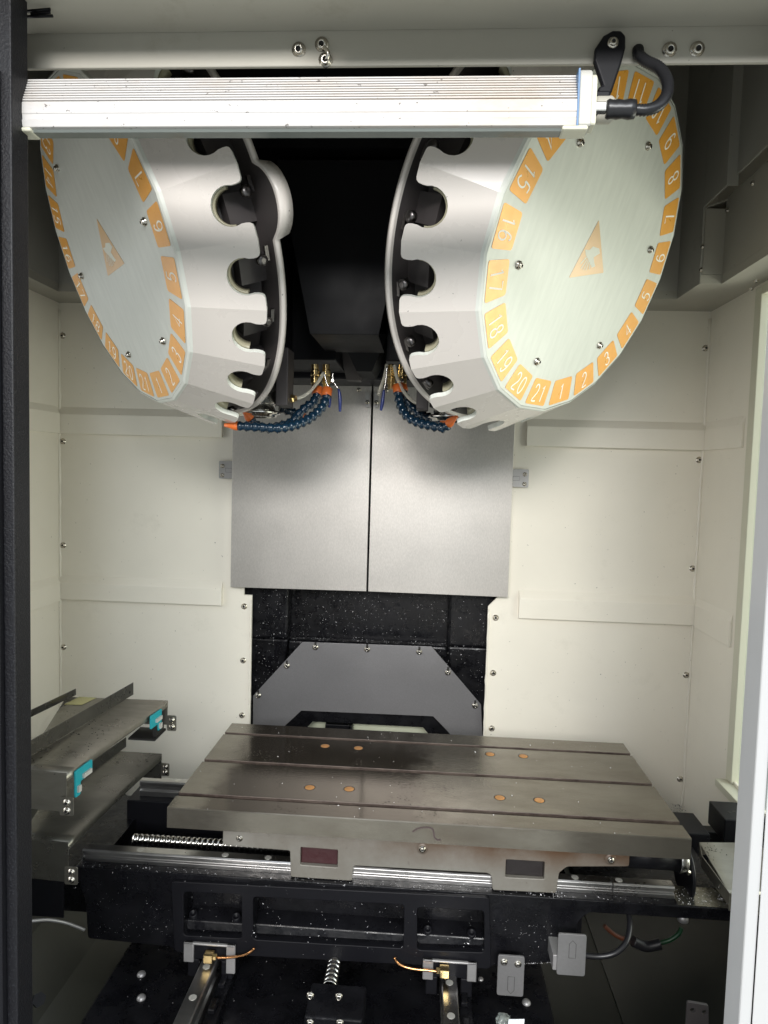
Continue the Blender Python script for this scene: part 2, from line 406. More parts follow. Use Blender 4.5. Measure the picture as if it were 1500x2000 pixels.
ledge(bw2, .265, XR, -.338, -.399, YB); ledge(bw2, .267, XR, .132, .073, YB)
for q in [(-.504, -.40), (-.505, -.556), (-.506, -.716), (-1.034, .349), (-1.034, .053), (-1.034, -.244), (-1.034, -.541)]:
    screw((q[0], YB, q[1]), (0, -1, 0), bw)
for q in [(.204, -.403), (.203, -.559), (.205, -.717), (.729, .344), (.729, .048), (.728, -.246), (.727, -.54), (.727, -.833)]:
    screw((q[0], YB, q[1]), (0, -1, 0), bw2)
def bead(parent, pts, r=.004):     # sealant bead in the corner
    b = MB(); P = [Vector(p)+Vector((random.uniform(-1, 1), random.uniform(-1, 1), 0))*.0008 for p in resample([Vector(p) for p in pts], .02)]
    b.tube(P, [r*random.uniform(.7, 1.25) for _ in P], 6); return b.build('sealant_bead', M['cream'], parent)
bead(bw, [(XL+.002, YB-.002, -1.1), (XL+.002, YB-.002, .44)]); bead(bw2, [(XR-.002, YB-.002, -1.1), (XR-.002, YB-.002, .44)])
bead(bw, [(-.484, YB-.003, -1.1), (-.484, YB-.003, -.37)], .003); bead(bw2, [(.184, YB-.003, -1.1), (.184, YB-.003, -.37)], .003)
# small fixed stop brackets either side of the covers
for (x0, x1, par) in ((-.578, -.538, bw), (.234, .277, bw2)):
    cut_plate('bracket', round_poly([(x0, -.039), (x1, -.039), (x1, .010), (x0, .010)], .004), [], .003, XZ(YB-.012), M['bracket'], par, .0004)
    xs = x0+.010 if x0 < 0 else x1-.011
    for z in (-.004, -.030):
        s = screw((xs, YB-.0135, z), (0, -1, 0), par, SCREW_S)
    b = MB(); xm = (x0+x1)/2+(.008 if x0 < 0 else -.012)
    polyline_ribbon(b, [(xm-.009, -.010), (xm+.009, -.010), (xm+.009, -.021), (xm-.009, -.021), (xm-.009, -.010)], .0007, XZ(YB-.014), 0)
    b.build('slot_outline', M['dark'], par)
# side walls
sl = MB()
for bx in ((.70, .86, -1.12, 1.0), (1.585, YB, -1.12, 1.0), (.86, 1.585, -1.12, -.70), (.86, 1.585, .412, 1.0)): sl.box(XL-.02, XL, *bx)
sl = sl.build('side_wall', M['cream']); tag(sl, kind='structure')
def ledge_side(parent, x, s, y0, y1, zt, zb, d=.012):
    b = MB(); pr = [(x, zt+.016), (x+s*d, zt-.004), (x+s*d, zb), (x, zb)]
    b.prism([(p[0], y0, p[1]) for p in pr], (0, y1-y0, 0)); return b.build('ledge', M['cream'], parent, .001)
ledge_side(sl, XL, 1, 1.62, YB-.017, -.345, -.402); ledge_side(sl, XL, 1, 1.62, YB-.017, .135, .075)
# right wall with a window opening (Y .86..1.585)
swr = MB()
WY0, WY1, WZ0, WZ1 = .86, 1.585, -.70, .412
for bx in ((.70, WY0-.01, -1.12, 1.0), (WY1+.01, YB, -1.12, 1.0), (WY0-.01, WY1+.01, -1.12, WZ0-.006), (WY0-.01, WY1+.01, WZ1+.006, 1.0)):
    swr.box(XR, XR+.006, bx[0], bx[1], bx[2], bx[3])
swr = swr.build('side_wall', M['cream']); tag(swr, kind='structure')
ledge_side(swr, XR, -1, 1.640, YB-.017, -.338, -.402, .006); ledge_side(swr, XR, -1, 1.640, YB-.017, .132, .073, .006)
wf = empty('side_window', (XR, 1.2, -.7), 'tall side window with cream frame at the right edge of the cabinet', 'window')
b = MB()
b.box(XR-.006, XR+.016, WY1, WY1+.030, WZ0-.012, WZ1+.02); b.box(XR-.006, XR+.016, WY0-.03, WY0, WZ0-.012, WZ1+.02)
b.box(XR-.006, XR+.016, WY0, WY1, WZ1, WZ1+.02)
b.build('frame', M['framecream'], wf, .0015)
MB().box(XR-.030, XR+.016, WY0, WY1+.030, WZ0-.030, WZ0-.013).build('sill', M['framecream'], wf, .0015)
MB().box(XR+.008, XR+.011, WY0+.001, WY1-.001, WZ0-.0125, WZ1-.001).build('pane', M['pane'], wf)
yard = MB().box(2.4, 2.42, 2.6, 5.5, -1.27, -.05, 0).box(2.43, 2.45, 2.6, 5.5, -.05, 1.2, 1).build('workshop_wall', [paint('brown_dado', (.20, .16, .13), .6, .3, .2, 20), M['doorwhite']]); tag(yard, kind='structure')
# ceiling ledge: a ring of folded sheet round the tool magazines, open dark shaft above it
cl = MB()
cl.box(XL, -.977, .80, YB, ZC, ZC+.02); cl.box(-.977, .606, 1.745, YB, ZC, ZC+.02); cl.box(.606, XR, 1.6055, YB, ZC, ZC+.02); cl.box(.654, XR, .80, 1.6055, ZC, ZC+.02)
cl = cl.build('ceiling_ledge', M['trim']); tag(cl, kind='structure')
for p in ((at(188, 571, Z=ZC-.0005)), at(1287, 610, Z=ZC-.0005), at(1387, 612, Z=ZC-.0005), at(1477, 548, Z=ZC-.0005), at(1468, 563, Z=ZC-.0005)):
    screw(p, (0, -.2, -1), cl, SCREW_S)
sh = MB()
sh.box(-.979, -.975, .80, 1.745, ZC+.02, 1.3)                       # left shaft side
sh.box(-.975, .610, 1.745, 1.75, ZC+.02, 1.3)                       # rear
sh.box(.6050, .6095, 1.6070, 1.7445, ZC+.0003, 1.3)                     # right
sh.box(.6052, .6090, 1.490, 1.6069, .6105, 1.3)
sh = sh.build('shaft_wall', M['roof']); tag(sh, kind='structure')
sd = MB(); sd.box(.610, .656, 1.6055, 1.609, ZC+.021, .606); sd.box(.654, .657, .80, 1.6055, ZC+.0205, .628)
sd.hexa([(.610,1.60,.606),(.68,1.60,.632),(.68,1.75,.632),(.610,1.75,.606),(.610,1.60,.609),(.68,1.60,.635),(.68,1.75,.635),(.610,1.75,.609)])
sd.box(.656, .70, .80, 1.60, .6285, .632)
sd = sd.build('duct_panel', M['trim']); tag(sd, kind='structure')
for p in (at(1373, 482, X=.6055), at(1370, 527, X=.6055)): screw(p, (-1, 0, 0), sd, SCREW_S)
for p in (at(1421, 411, X=.6535), at(1471, 358, X=.6535)): screw(p, (-1, 0, 0), sd, SCREW_S)
du = MB(); du.box(.6092, .6290, 1.4905, 1.4935, .6106, 1.1); du.box(.6255, .6290, .80, 1.4904, .6335, 1.1)
du = du.build('duct_panel', M['roof']); tag(du, kind='structure')
rf = MB().box(-1.3, 1.0, .70, 2.3, 1.10, 1.12).build('roof', M['roof']); tag(rf, kind='structure')
fp = MB(); fp.box(-1.3, -.50, .70, .72, -1.16, 1.1); fp.box(.42, 1.0, .70, .72, -1.16, 1.1)
fp = fp.build('front_panel', M['doorwhite']); tag(fp, kind='structure')
# header over the door: underside, hanging lip at the back, lip at the front
hd = MB(); hd.box(-.50, .42, .70, .781, .486, 1.1); hd.box(-.476, .42, .781, .786, .4485, .60); 
hd.box(-.13, .42, .685, .700, .4665, .60); hd.box(-.50, -.13, .690, .6995, .478, .60)
hd = hd.build('header_beam', M['trim'], None, .0015); tag(hd, kind='structure')
upper = MB().box(-1.2, 1.0, .60, .684, .505, 1.1).build('front_fascia', M['doorwhite']); tag(upper, kind='structure')
for px, py in ((584, 98), (629, 88), (636, 118), (1307, 98), (1361, 97)):
    s = screw(at(px, py, Y=.781), (0, -1, -.25), hd, SCREW_P)
b = MB().tube(smooth_path([at(633, 92, Y=.774), at(641, 103, Y=.772), at(638, 116, Y=.774)], 4), .0022, 8); b.build('clip', M['screw'], hd)
# door pillars
pl = empty('door_pillar', (-.47, .70, -1.1), 'black textured steel door post along the left edge of the opening', 'door post')
MB().box(-.56, -.441, .699, .729, -1.16, .70).build('post', M['blacktex'], pl, .0015)
MB().box(-.60, -.4525, .690, .6985, -1.16, .40).build('front_sheet', M['black'], pl, .001)
MB().box(-.62, -.4615, .684, .6895, -.41, .12).build('handle_panel', M['blacktex'], pl, .004, 3)
b = MB().tube([at(x, y, Y=.735) for x, y in ((50, 22), (98, 18), (98, 24), (60, 27))], .0016, 6)
b.tube([at(x, y, Y=.735) for x, y in ((45, 33), (103, 31))], .0016, 6); b.build('hook', M['black'], pl)
pr = empty('door_frame', (.36, .70, -1.1), 'white painted door frame upright along the right edge of the opening', 'door frame')
MB().box(.3470, .3595, .6995, .735, -1.16, .448).build('edge_strip', M['doorwhite'], pr, .002)
MB().box(.3600, .52, .6985, .7, -1.16, .448).build('front_sheet', M['doorwhite'], pr, .001)
# lower chutes of the bed
ch = MB()
def sheet(b, pts, mi=0, t=(0, 0, -.004)): b.prism(pts, t, mi)
sheet(ch, [(XL, .75, -.80), (-.80, .75, -1.0), (-.80, 1.86, -1.0), (XL, 1.86, -.80)])
sheet(ch, [(-.80, .75, -1.0), (-.66, .75, -1.001), (-.66, 1.86, -1.001), (-.80, 1.86, -1.0)])
ch = ch.build('chip_chute', M['cover_green']); tag(ch, kind='structure')
c2 = MB(); sheet(c2, [(-.66, .75, -1.001), (-.548, .75, -.99), (-.548, 1.86, -.99), (-.66, 1.86, -1.001)])
c2 = c2.build('chute_strip', M['cover_green']); tag(c2, kind='structure')
c4 = MB(); sheet(c4, [(.25, .75, -.992), (.392, .75, -1.003), (.392, 1.86, -1.003), (.25, 1.86, -.992)]); sheet(c4, [(.392, .75, -1.000), (XR, .75, -.93), (XR, 1.86, -.93), (.392, 1.86, -1.000)])
c4 = c4.build('chip_chute', M['sheetdark']); tag(c4, kind='structure')
# machine bed (black casting in the middle)
bed = MB().box(-.545, .248, .70, 1.86, -1.12, -.93).build('machine_bed', M['cast'], None, .004); tag(bed, kind='structure')
hf = MB().box(-14, 14, -14, .58, -1.30, -1.28).box(1.05, 14, .5805, 12, -1.30, -1.28).box(-14, -1.35, .5805, 12, -1.30, -1.28).build('unseen_hall_floor', paint('unseen_floor_paint', (.24, .25, .235), .5, .2, .1, 6)); tag(hf, kind='structure')  # unseen hall floor, added to hold back light from below
unseen_walls = MB().box(-14, 14, -14.2, -14, -1.30, 1.6).box(-14.2, -14, -14, 12, -1.30, 1.6).box(14, 14.2, -14, 12, -1.30, 1.6).build('workshop_wall', paint('unseen_wall_paint', (.26, .27, .26), .6, .3, .1, 3)); tag(unseen_walls, kind='structure')  # unseen hall walls, added to cut low light on the upper cabinet walls
MB().box(XL+.001, -.61, 1.10, 1.103, -.80, -.66).build('chute_shroud', M['black'])['kind'] = 'structure'
# ================================================================== COLUMN
col = empty('machine_column', (X0, 1.95, -1.1), 'black cast column seen in the gap below the brushed steel covers', 'column')
b = MB(); b.box(-.56, .26, 1.96, 1.982, -.69, 1.0)
b.box(-.56, -.385, 1.905, 1.958, -.50, 1.0); b.box(.075, .26, 1.905, 1.958, -.50, 1.0)
b.hexa([(-.56,1.915,-1.1),(-.455,1.915,-1.1),(-.455,1.958,-1.1),(-.56,1.958,-1.1),(-.56,1.915,-.50),(-.385,1.915,-.50),(-.385,1.958,-.50),(-.56,1.958,-.50)])
b.hexa([(.15,1.915,-1.1),(.26,1.915,-1.1),(.26,1.958,-1.1),(.15,1.958,-1.1),(.075,1.915,-.50),(.26,1.915,-.50),(.26,1.958,-.50),(.075,1.958,-.50)])
b.box(-.385, .075, 1.915, 1.955, -.535, -.502)
b.build('casting', M['cast'], col, .008, 3)
op = [at(*p, Y=1.88) for p in ((590.7,1254),(843,1263),(939.5,1376.5),(942,1440),(942,1700),(494,1700),(494,1413),(494.5,1359))]
hole = [at(*p, Y=1.88) for p in ((588.5,1388),(846,1399),(877,1431),(915,1490),(915,1640),(520,1640),(520,1460),(556,1418))]
cut_plate('cover_plate', [(p.x, p.z) for p in op], [[(p.x, p.z) for p in hole]], .004, XZ(1.882), M['plate'], col, .0005)
for p in ((616,1264),(717,1268),(819,1273),(560,1300),(875,1313),(504,1358),(928,1378)):
    q = at(*p, Y=1.8795); screw(q, (0, -1, 0), col)
    MB().box(q.x-.003, q.x+.003, 1.8792, 1.8799, q.z+.004, q.z+.015).build('slot', M['dark'], col)
o2 = [at(*p, Y=1.915) for p in ((560,1380),(880,1390),(960,1500),(960,1640),(500,1640),(500,1460))]
h2 = [at(*p, Y=1.915) for p in ((612,1406),(826,1417),(845,1440),(890,1560),(560,1560),(590,1430))]
b = cut_plate('inner_frame', [(p.x, p.z) for p in o2], [[(p.x, p.z) for p in h2]], .03, XZ(1.917), M['cast'], col, .001)
MB().box(-.45, .15, 1.985, 1.99, -1.1, -.53).build('rear_sheet', M['trough'], col)
q0, q1 = at(636, 1412, Y=1.95), at(682, 1470, Y=1.95)
MB().box(q0.x, q1.x, 1.94, 1.98, q1.z-.1, q0.z).box(q1.x+.002, q1.x+.008, 1.93, 1.98, q1.z-.1, q0.z+.004).build('spindle_duct', M['black'], col, .002)
# upper black mass above the covers
ub = MB(); ub.box(-.56, .26, 1.70, 1.90, .222, 1.05)
ub.build('upper_casting', M['black'], col, .004)
MB().hexa([(X0-.015,1.56,.222),(X0+.02,1.56,.222),(X0+.02,1.70,.222),(X0-.015,1.70,.222),(-.205,1.52,.30),(-.095,1.52,.30),(-.095,1.70,.30),(-.205,1.70,.30)]).build('cable_tray', M['shield'], col)
MB().hexa([(X0-.05,1.66,.215),(X0-.015,1.66,.2145),(X0-.015,1.695,.2145),(X0-.05,1.695,.215),(-.215,1.60,.28),(-.17,1.60,.28),(-.17,1.66,.28),(-.215,1.66,.28)]).build('tray_flange', M['darkgrey'], col)
# stainless column covers
cv = empty('column_cover', (X0, YC, -.34), 'pair of brushed stainless steel cover sheets hanging over the black column', 'cover')
for (x0, x1, z0l, z0r) in ((-.536, -.1555, -.341, -.338), (-.1500, .2318, -.338, -.339)):
    me = cut_plate('cover_sheet', [(x0, z0l), (x1, z0r), (x1, .222), (x0, .222)], [], .003, XZ(YC+.002), M['cover'], cv, .0006)
    b = MB(); b.box(x0+.0004, x0+.003, YC+.004, YC+.027, z0l+.001, .22); b.build('folded_edge', M['cover'], cv)
    MB().box(x1-.003, x1-.0004, YC+.004, YC+.027, z0r+.001, .22).build('folded_edge', M['cover'], cv)
for x in (-.165, -.141):
    MB().box(x-.006, x+.006, YC-.010, YC, .165, .205).build('hanger', M['bracket'], cv)
    screw((x, YC-.010, .178), (0, -1, 0), cv, SCREW_S)
for x in (-.19, -.115): screw((x, YC, .212), (0, -1, 0), cv, SCREW_S)
# ================================================================== SPINDLE HEADS
shd = empty('shield_panel', (X0, 1.3, .26), 'large black tapered sheet hanging between the two tool magazines', 'panel')
pts = [at(*p, Y=1.30) for p in ((541,312),(813,312),(740,654),(605,652))]
b = MB(); b.prism([pts[3], pts[2], pts[1], pts[0]], (0, .004, 0)); b.build('sheet', M['shield'], shd, .0008)
p = [at(*p, Y=1.302) for p in ((605,652),(740,654))]
b = MB(); b.prism([p[0]+Vector((.002,.004,0)), p[1]+Vector((-.002,.004,0)), p[1]+Vector((-.002,.2,0)), p[0]+Vector((.002,.2,0))], (0, 0, .003)); b.build('folded_flange', M['shield'], shd)
b = MB(); b.box(-.46, .14, 1.302, 1.34, .60, 1.05); b.box(-.46, .14, 1.29, 1.30, .622, 1.05); b.build('upper_sheet', M['shield'], shd)
def spindle(s, label):
    x = X0+s*.20
    t = empty('milling_spindle', (x, 1.386, .10), label, 'spindle', 'spindle heads behind the tool magazines')
    xa, xb = sorted((x-s*.055+s*.0, x+s*.16)); 
    xi = X0+s*.055
    xa, xb = sorted((xi, X0+s*.36))
    MB().box(xa, xb, 1.49, 1.69, .235, 1.05).build('housing', M['black'], t, .003)
    MB().box(min(x-.05, x+.05), x+.05, 1.335, 1.489, .170, .75).build('quill_block', M['black'], t, .004)
    MB().lathe([(.055, .168), (.055, .150), (.046, .146), (.046, .128), (.038, .124), (.036, .108)], 40, Matrix.Translation((x, 1.386, 0))).build('quill', M['steel'], t)
    b = MB(); b.lathe([(.030, .112), (.046, .112), (.048, .110), (.048, .106), (.040, .104), (.040, .100), (.030, .0995), (.028, .104)], 48, Matrix.Translation((x, 1.386, 0)), caps=False)
    b.build('nose_ring', M['bright'], t)
    MB().box(x+s*-.06-.012, x+s*-.06+.012, 1.34, 1.40, .120, .235).build('side_bracket', M['darkgrey'], t, .002)
    return t
spindle(-1, 'left spindle head with bright steel nose ring behind the left magazine')
spindle(1, 'right spindle head mostly hidden behind the right magazine')
# ================================================================== TOOL MAGAZINES
S = .8
TP = 2*PI/21
DIG = {
 '0': [[(.5+.42*math.sin(a), .5+.5*math.cos(a)) for a in [2*PI*i/20 for i in range(21)]]],
 '1': [[(.30,.80),(.58,1.0),(.58,0)]],
 '2': [[(.10,.78),(.18,.93),(.38,1.0),(.62,.98),(.82,.84),(.82,.66),(.68,.46),(.08,0),(.90,0)]],
 '3': [[(.12,.84),(.30,.98),(.55,1.0),(.78,.88),(.78,.66),(.60,.54),(.40,.53)],[(.60,.54),(.84,.42),(.88,.24),(.74,.05),(.48,0),(.22,.04),(.08,.18)]],
 '4': [[(.70,0),(.70,1.0),(.05,.28),(.95,.28)]],
 '5': [[(.84,1.0),(.24,1.0),(.17,.56),(.40,.64),(.66,.61),(.86,.44),(.86,.20),(.66,.02),(.36,0),(.10,.12)]],
 '6': [[(.80,.88),(.60,1.0),(.36,.94),(.16,.66),(.10,.32),(.22,.08),(.48,0),(.76,.08),(.90,.30),(.80,.52),(.52,.60),(.24,.50),(.12,.34)]],
 '7': [[(.08,1.0),(.90,1.0),(.42,0)]],
 '8': [[(.5+.33*math.sin(a), .76+.24*math.cos(a)) for a in [2*PI*i/16 for i in range(17)]],[(.5+.42*math.sin(a), .26+.26*math.cos(a)) for a in [2*PI*i/16 for i in range(17)]]],
}
DIG['9'] = [[(1-x, 1-y) for x, y in DIG['6'][0]]]
def magazine(side, az, el, shift, label):
    n = Vector((math.sin(az)*math.cos(el), -math.cos(az)*math.cos(el), math.sin(el)))
    up = (Vector((0,0,1))-n*n.z).normalized(); rt = up.cross(n)
    cen = Vector((X0+side*.5213*S, 1.4796*S, .459*S))
    FR = Matrix(((rt.x,up.x,n.x,cen.x),(rt.y,up.y,n.y,cen.y),(rt.z,up.z,n.z,cen.z),(0,0,0,1)))
    t = empty('tool_magazine', cen, label, 'tool magazine', 'tool magazines either side of the spindles')
    t.matrix_basis = FR
    def pol(r, a, z=0): return Vector((r*math.sin(a), -r*math.cos(a), z))
    off = shift*TP
    R0 = .2714
    # face plate
    outer = [(pol(R0, (k+.5)*TP)) for k in range(21)]
    cut_plate('face_plate', [(p.x, p.y) for p in outer], [], .004, Matrix.Translation((0,0,-.0035)), M['face'], t, .0015)
    t.children[-1].matrix_parent_inverse = Matrix()
    # bevelled rim between the face and the drum
    def lk(b, name, mats, bevel=0, seg=2):
        o = b.build(name, mats, t, bevel, seg, local=True); return o
    b = MB()
    for k in range(21):
        a0, a1 = (k-.5)*TP, (k+.5)*TP
        rings = [(R0-.0005, .0005), (R0+.0035, -.0015), (R0+.006, -.0060)]
        for (ra, za), (rb, zb) in zip(rings, rings[1:]):
            f = b.bm.faces.new([b.bm.verts.new(v) for v in (pol(ra, a0, za), pol(ra, a1, za), pol(rb, a1, zb), pol(rb, a0, zb))]); f.smooth = False
    bmesh.ops.remove_doubles(b.bm, verts=b.bm.verts, dist=1e-5)
    lk(b, 'rim', M['ring'])
    # drum: 21 flat facets of a cone with a rounded gap in the middle of each
    d1, R1, rs, zs = .096, .3505, R0+.006, -.0060
    slant = math.hypot(R1-rs, d1+zs)
    h0, h1 = rs*math.sin(TP/2), R1*math.sin(TP/2)
    b = MB()
    nr, nk = .0262, .0262      # gap radius and neck half width
    vc = slant-.0265            # centre of the gap along the slope
    for k in range(21):
        prof = [(-h0, 0), (h0, 0), (h1, slant)]
        right = [(nk+.0075, slant), (nk+.0035, slant-.0012), (nk+.0012, slant-.0042), (nk, slant-.010)]
        arc = []
        for i in range(15):
            a = rad(20)-i*(2*rad(20)+PI)/14
            arc.append((nr*1.06*math.cos(a), vc+nr*1.06*math.sin(a)))
        poly = prof+right+[q for q in arc]+[(-x, y) for x, y in right[::-1]]+[(-h1, slant)]
        a = k*TP+off*0
        rm0, rm1 = rs*math.cos(TP/2), R1*math.cos(TP/2)
        def P3(u, v, lift=0):
            f = v/slant; r = rm0+(rm1-rm0)*f; z = zs-(d1+zs)*f
            nx = (d1+zs)/slant; nz = (R1-rs)/slant
            q = Vector((u, -(r-lift*nx), z-lift*nz)); return Matrix.Rotation(a, 4, 'Z') @ q
        va = [b.bm.verts.new(P3(u, v)) for u, v in poly]; vb = [b.bm.verts.new(P3(u, v, .009)) for u, v in poly]
        b.bm.faces.new(va); b.bm.faces.new(vb[::-1])
        N = len(poly)
        for i in range(N):
            if i in (0, 1, N-1): continue
            f = b.bm.faces.new((va[i], va[(i+1)%N], vb[(i+1)%N], vb[i])); f.material_index = 1
    bmesh.ops.remove_doubles(b.bm, verts=b.bm.verts, dist=2e-5)
    def P0(u, v, lift):
        rm0, rm1 = rs*math.cos(TP/2), R1*math.cos(TP/2); f = v/slant; r_ = rm0+(rm1-rm0)*f; z = zs-(d1+zs)*f
        return Vector((u, -(r_-lift*(d1+zs)/slant), z-lift*(R1-rs)/slant))
    dr = lk(b, 'drum', [M['drum'], M['ring']], 0)
    # inner hub (dark) seen through the gaps, and back flange
    zf = -.134
    b = MB(); b.lathe([(.20, -.02), (.262, -.034), (.285, zf+.004)], 42, caps=False); b.lathe([(.24, -.01), (.345, -.112)], 42, caps=False) if False else None
    lk(b, 'hub', M['darkgrey'])
    RF = .336
    out = [pol(RF, a) for a in [2*PI*i/126 for i in range(126)]]
    if side < 0:      # bulged gate on the rim of the left magazine
        ga, gr = rad(88), .0
        aa = 4.93 if False else None
    lip = []
    bulge = None
    if side < 0:
        # direction of the bulge found from the photograph
        q = FR.inverted() @ Vector((0, 0, 0)); dd = (FR.inverted().to_3x3() @ ray(506, 398))
        tt = (zf-q.z)/dd.z; hit = q+dd*tt; bulge = (Vector((hit.x, hit.y, 0)), .0565)
    pl_ = []
    for i in range(360):
        a = 2*PI*i/360; d = pol(1, a); r = RF
        if bulge:
            c0, br = bulge; pr_ = c0.dot(d); disc = pr_*pr_-(c0.length_squared-br*br)
            if disc > 0 and pr_ > 0: r = max(r, pr_+math.sqrt(disc))
        pl_.append(d*r)
    b = MB(); b.prism([Vector((p.x, p.y, zf-.004)) for p in pl_], (0, 0, .004)); lk(b, 'back_flange', M['darkgrey'])
    b = MB()
    N = len(pl_)
    th = .0062
    sec = []
    for p in pl_:
        u = p.normalized(); L = p.length
        sec.append([b.bm.verts.new(Vector((u.x*r_, u.y*r_, z_))) for r_, z_ in ((L-th, zf+.0006), (L-.001, zf+.001), (L+.002, zf-.002), (L+.001, zf-.008 if L < RF+.004 else zf-.022), (L-th, zf-.008 if L < RF+.004 else zf-.022))])
    for i in range(N):
        j = (i+1) % N
        for k in range(5):
            f = b.bm.faces.new((sec[i][k], sec[j][k], sec[j][(k+1)%5], sec[i][(k+1)%5])); f.smooth = k in (1, 2)
    lk(b, 'flange_lip', M['drum'])
    # tool pockets in the gaps: dark cup, steel roller and clip
    cup = MB()
    cup.box(-.022, .022, -.016, .016, -.055, .010, 0)
    me_c = cup.mesh('tool_pocket', [M['darkgrey']])
    rg = MB(); sec_ = []
    for i in range(17):
        a_ = PI+PI*i/16
        sec_.append([rg.bm.verts.new(P0(rr_*math.cos(a_), vc+rr_*math.sin(a_), lf_)) for rr_, lf_ in ((.0245, .0095), (.0285, .0095), (.0285, .026), (.0245, .026))])
    for q0_, q1_ in zip(sec_, sec_[1:]):
        for i in range(4): rg.bm.faces.new((q0_[i], q1_[i], q1_[(i+1)%4], q0_[(i+1)%4])).smooth = True
    me_g = rg.mesh('pocket_ring', [M['ringedge']])
    rl = MB(); rl.lathe([(.0035, 0), (.0085, .001), (.009, .006), (.0085, .011), (.0035, .012)], 18, Matrix.Rotation(PI/2, 4, 'X'))
    rl.box(-.002, .020, -.010, -.006, -.012, -.006)
    me_r = rl.mesh('roller', [M['darksteel']])
    for k in range(21):
        a = k*TP
        for nm, me, r, z, da in (('tool_pocket', me_c, .279, -.098, 0), ('roller', me_r, .318, -.112, .052), ('pocket_ring', me_g, 0, 0, 0)):
            o = bpy.data.objects.new(nm, me); C.objects.link(o); o.parent = t
            o.matrix_basis = Matrix.Rotation(a+da, 4, 'Z') @ Matrix.Translation((0, -r, z))
    # number tiles
    tile_me = None
    ri, ro, ha = .2165, .2640, rad(7.0)
    def tile_mesh():
        pts = round_poly([pol(ri, -ha), pol(ro, -ha*.97), pol(ro, ha*.97), pol(ri, ha)], .005, 4)
        bb = MB(); bb.prism([Vector((p.x, p.y, .0002)) for p in pts], (0, 0, .0004)); return bb.mesh('number_tile', M['orange'])
    tile_me = tile_mesh()
    for k in range(1, 22):
        a = (k % 21)*TP if side > 0 else (k-1)*TP
        o = bpy.data.objects.new('number_tile', tile_me); C.objects.link(o); o.parent = t; o.matrix_basis = Matrix.Rotation(a, 4, 'Z')
        glare = k in (6, 16)  # tiles paled by reflection; the flag colours nothing
        s = str(k); hgt = .0300; wd = .0150; gap = .0052; bb = MB()
        tot = len(s)*wd+(len(s)-1)*gap
        if s == '11': tot -= .004
        for i, chh in enumerate(s):
            x0 = -tot/2+i*(wd+gap)
            for line in DIG[chh]:
                L = line if chh in '147' else [tuple(v) for v in [(q.x, q.y) for q in [Vector((w.x, w.y)) for w in smooth_path([Vector((x, y, 0)) for x, y in line], 3)]]]
                polyline_ribbon(bb, [(x0+x*wd, -(ri+ro)/2-hgt/2+y*hgt) for x, y in L], .0027, Matrix(), .0009)
        num = bpy.data.objects.new('numeral', bb.mesh('numeral', M['print'])); C.objects.link(num); num.parent = o
    # face screws
    for k in range(6):
        a = rad(30+60*k)+(TP if side > 0 else 0)
        o = bpy.data.objects.new('screw', SCREW_P); C.objects.link(o); o.parent = t
        o.matrix_basis = Matrix.Translation(pol(.1925 if side > 0 else .197, a, 0)) @ Matrix.Rotation(random.random()*6, 4, 'Z') @ Matrix.Diagonal((.85, .85, 1.25, 1))
    # triangular emblem with a pale figure
    rot = TP if side > 0 else 0
    MR = Matrix.Rotation(rot, 4, 'Z')
    tri = round_poly([(0, .0575), (-.0515, -.0305), (.0515, -.0305)], .003, 3)
    bb = MB(); bb.prism([MR @ Vector((p[0], p[1], .0002)) for p in tri], (0, 0, .0003)); em = lk(bb, 'emblem', M['emblem'])
    bb = MB()
    arm = [(.004, .018), (.026, .013), (.032, .004), (.014, -.002), (.020, -.012), (.026, -.019), (.016, -.021), (.006, -.012), (-.002, -.006), (-.014, .004), (-.020, .014), (-.006, .012)]
    arm = [(x*.9-.004, y*.9) for x, y in arm]
    bb.prism([MR @ Vector((x, y, .0006)) for x, y in arm], (0, 0, .0002))
    for q in ([(-.022, -.018), (-.010, -.004)], [(-.014, -.021), (-.006, -.006)], [(-.006, -.022), (-.003, -.007)], [(-.027, -.010), (-.013, .000)], [(.003, -.021), (.001, -.008)]):
        polyline_ribbon(bb, q, .0022, MR, .0008)
    fg = bpy.data.objects.new('figure', bb.mesh('figure', M['printpale'])); C.objects.link(fg); fg.parent = em
    # stub axle carrying the drum back to the head
    MB().lathe([(.07, -.12), (.07, -.30)], 28).build('axle', M['black'], t, local=True)
    return t
magazine(1, rad(49.5), rad(-21.8), 0, 'right tool magazine drum with orange number tiles, 21 at its lowest point')
magazine(-1, rad(-49.5), rad(-21.8), 0, 'left tool magazine drum with orange number tiles and a round bulge on its rim')
# ================================================================== WORK LAMP
LY = .735
lp = empty('work_lamp', (-.14, LY, .34), 'long ribbed white aluminium lamp bar hanging across the top of the opening', 'lamp')
xa, xb = at(50, 200, Y=LY).x, at(1121, 200, Y=LY).x
zt, zb_ = .408, .349
prof = []
nr_ = 9
rh = (zt-.379)/nr_
for i in range(nr_):
    z0 = zt-i*rh; y0 = LY-.004-.012*i/nr_
    prof += [(y0+.0018, z0), (y0-.0022, z0-rh*.12), (y0-.0022, z0-rh*.66), (y0+.0018, z0-rh*.74)]
prof += [(LY-.0175, .3785), (LY-.0180, .3665), (LY-.0172, .3658), (LY-.0170, .3605), (LY-.0182, .3595), (LY-.0165, .3530), (LY-.013, .3520), (LY+.003, .3520), (LY+.003, zt)]
b = MB(); b.prism([(xa, y, z) for y, z in prof], (xb-xa, 0, 0)); b.build('housing', M['lamp'], lp, .0003, 1)
xg = at(1111, 260, Y=LY-.005).x
b = MB(); b.prism([(xa+.006, y, z) for y, z in ((LY-.0135, .3518), (LY-.012, .3492), (LY+.001, .3492), (LY+.002, .3518))], (xg-xa-.012, 0, 0)); b.build('diffuser', M['glass'], lp)
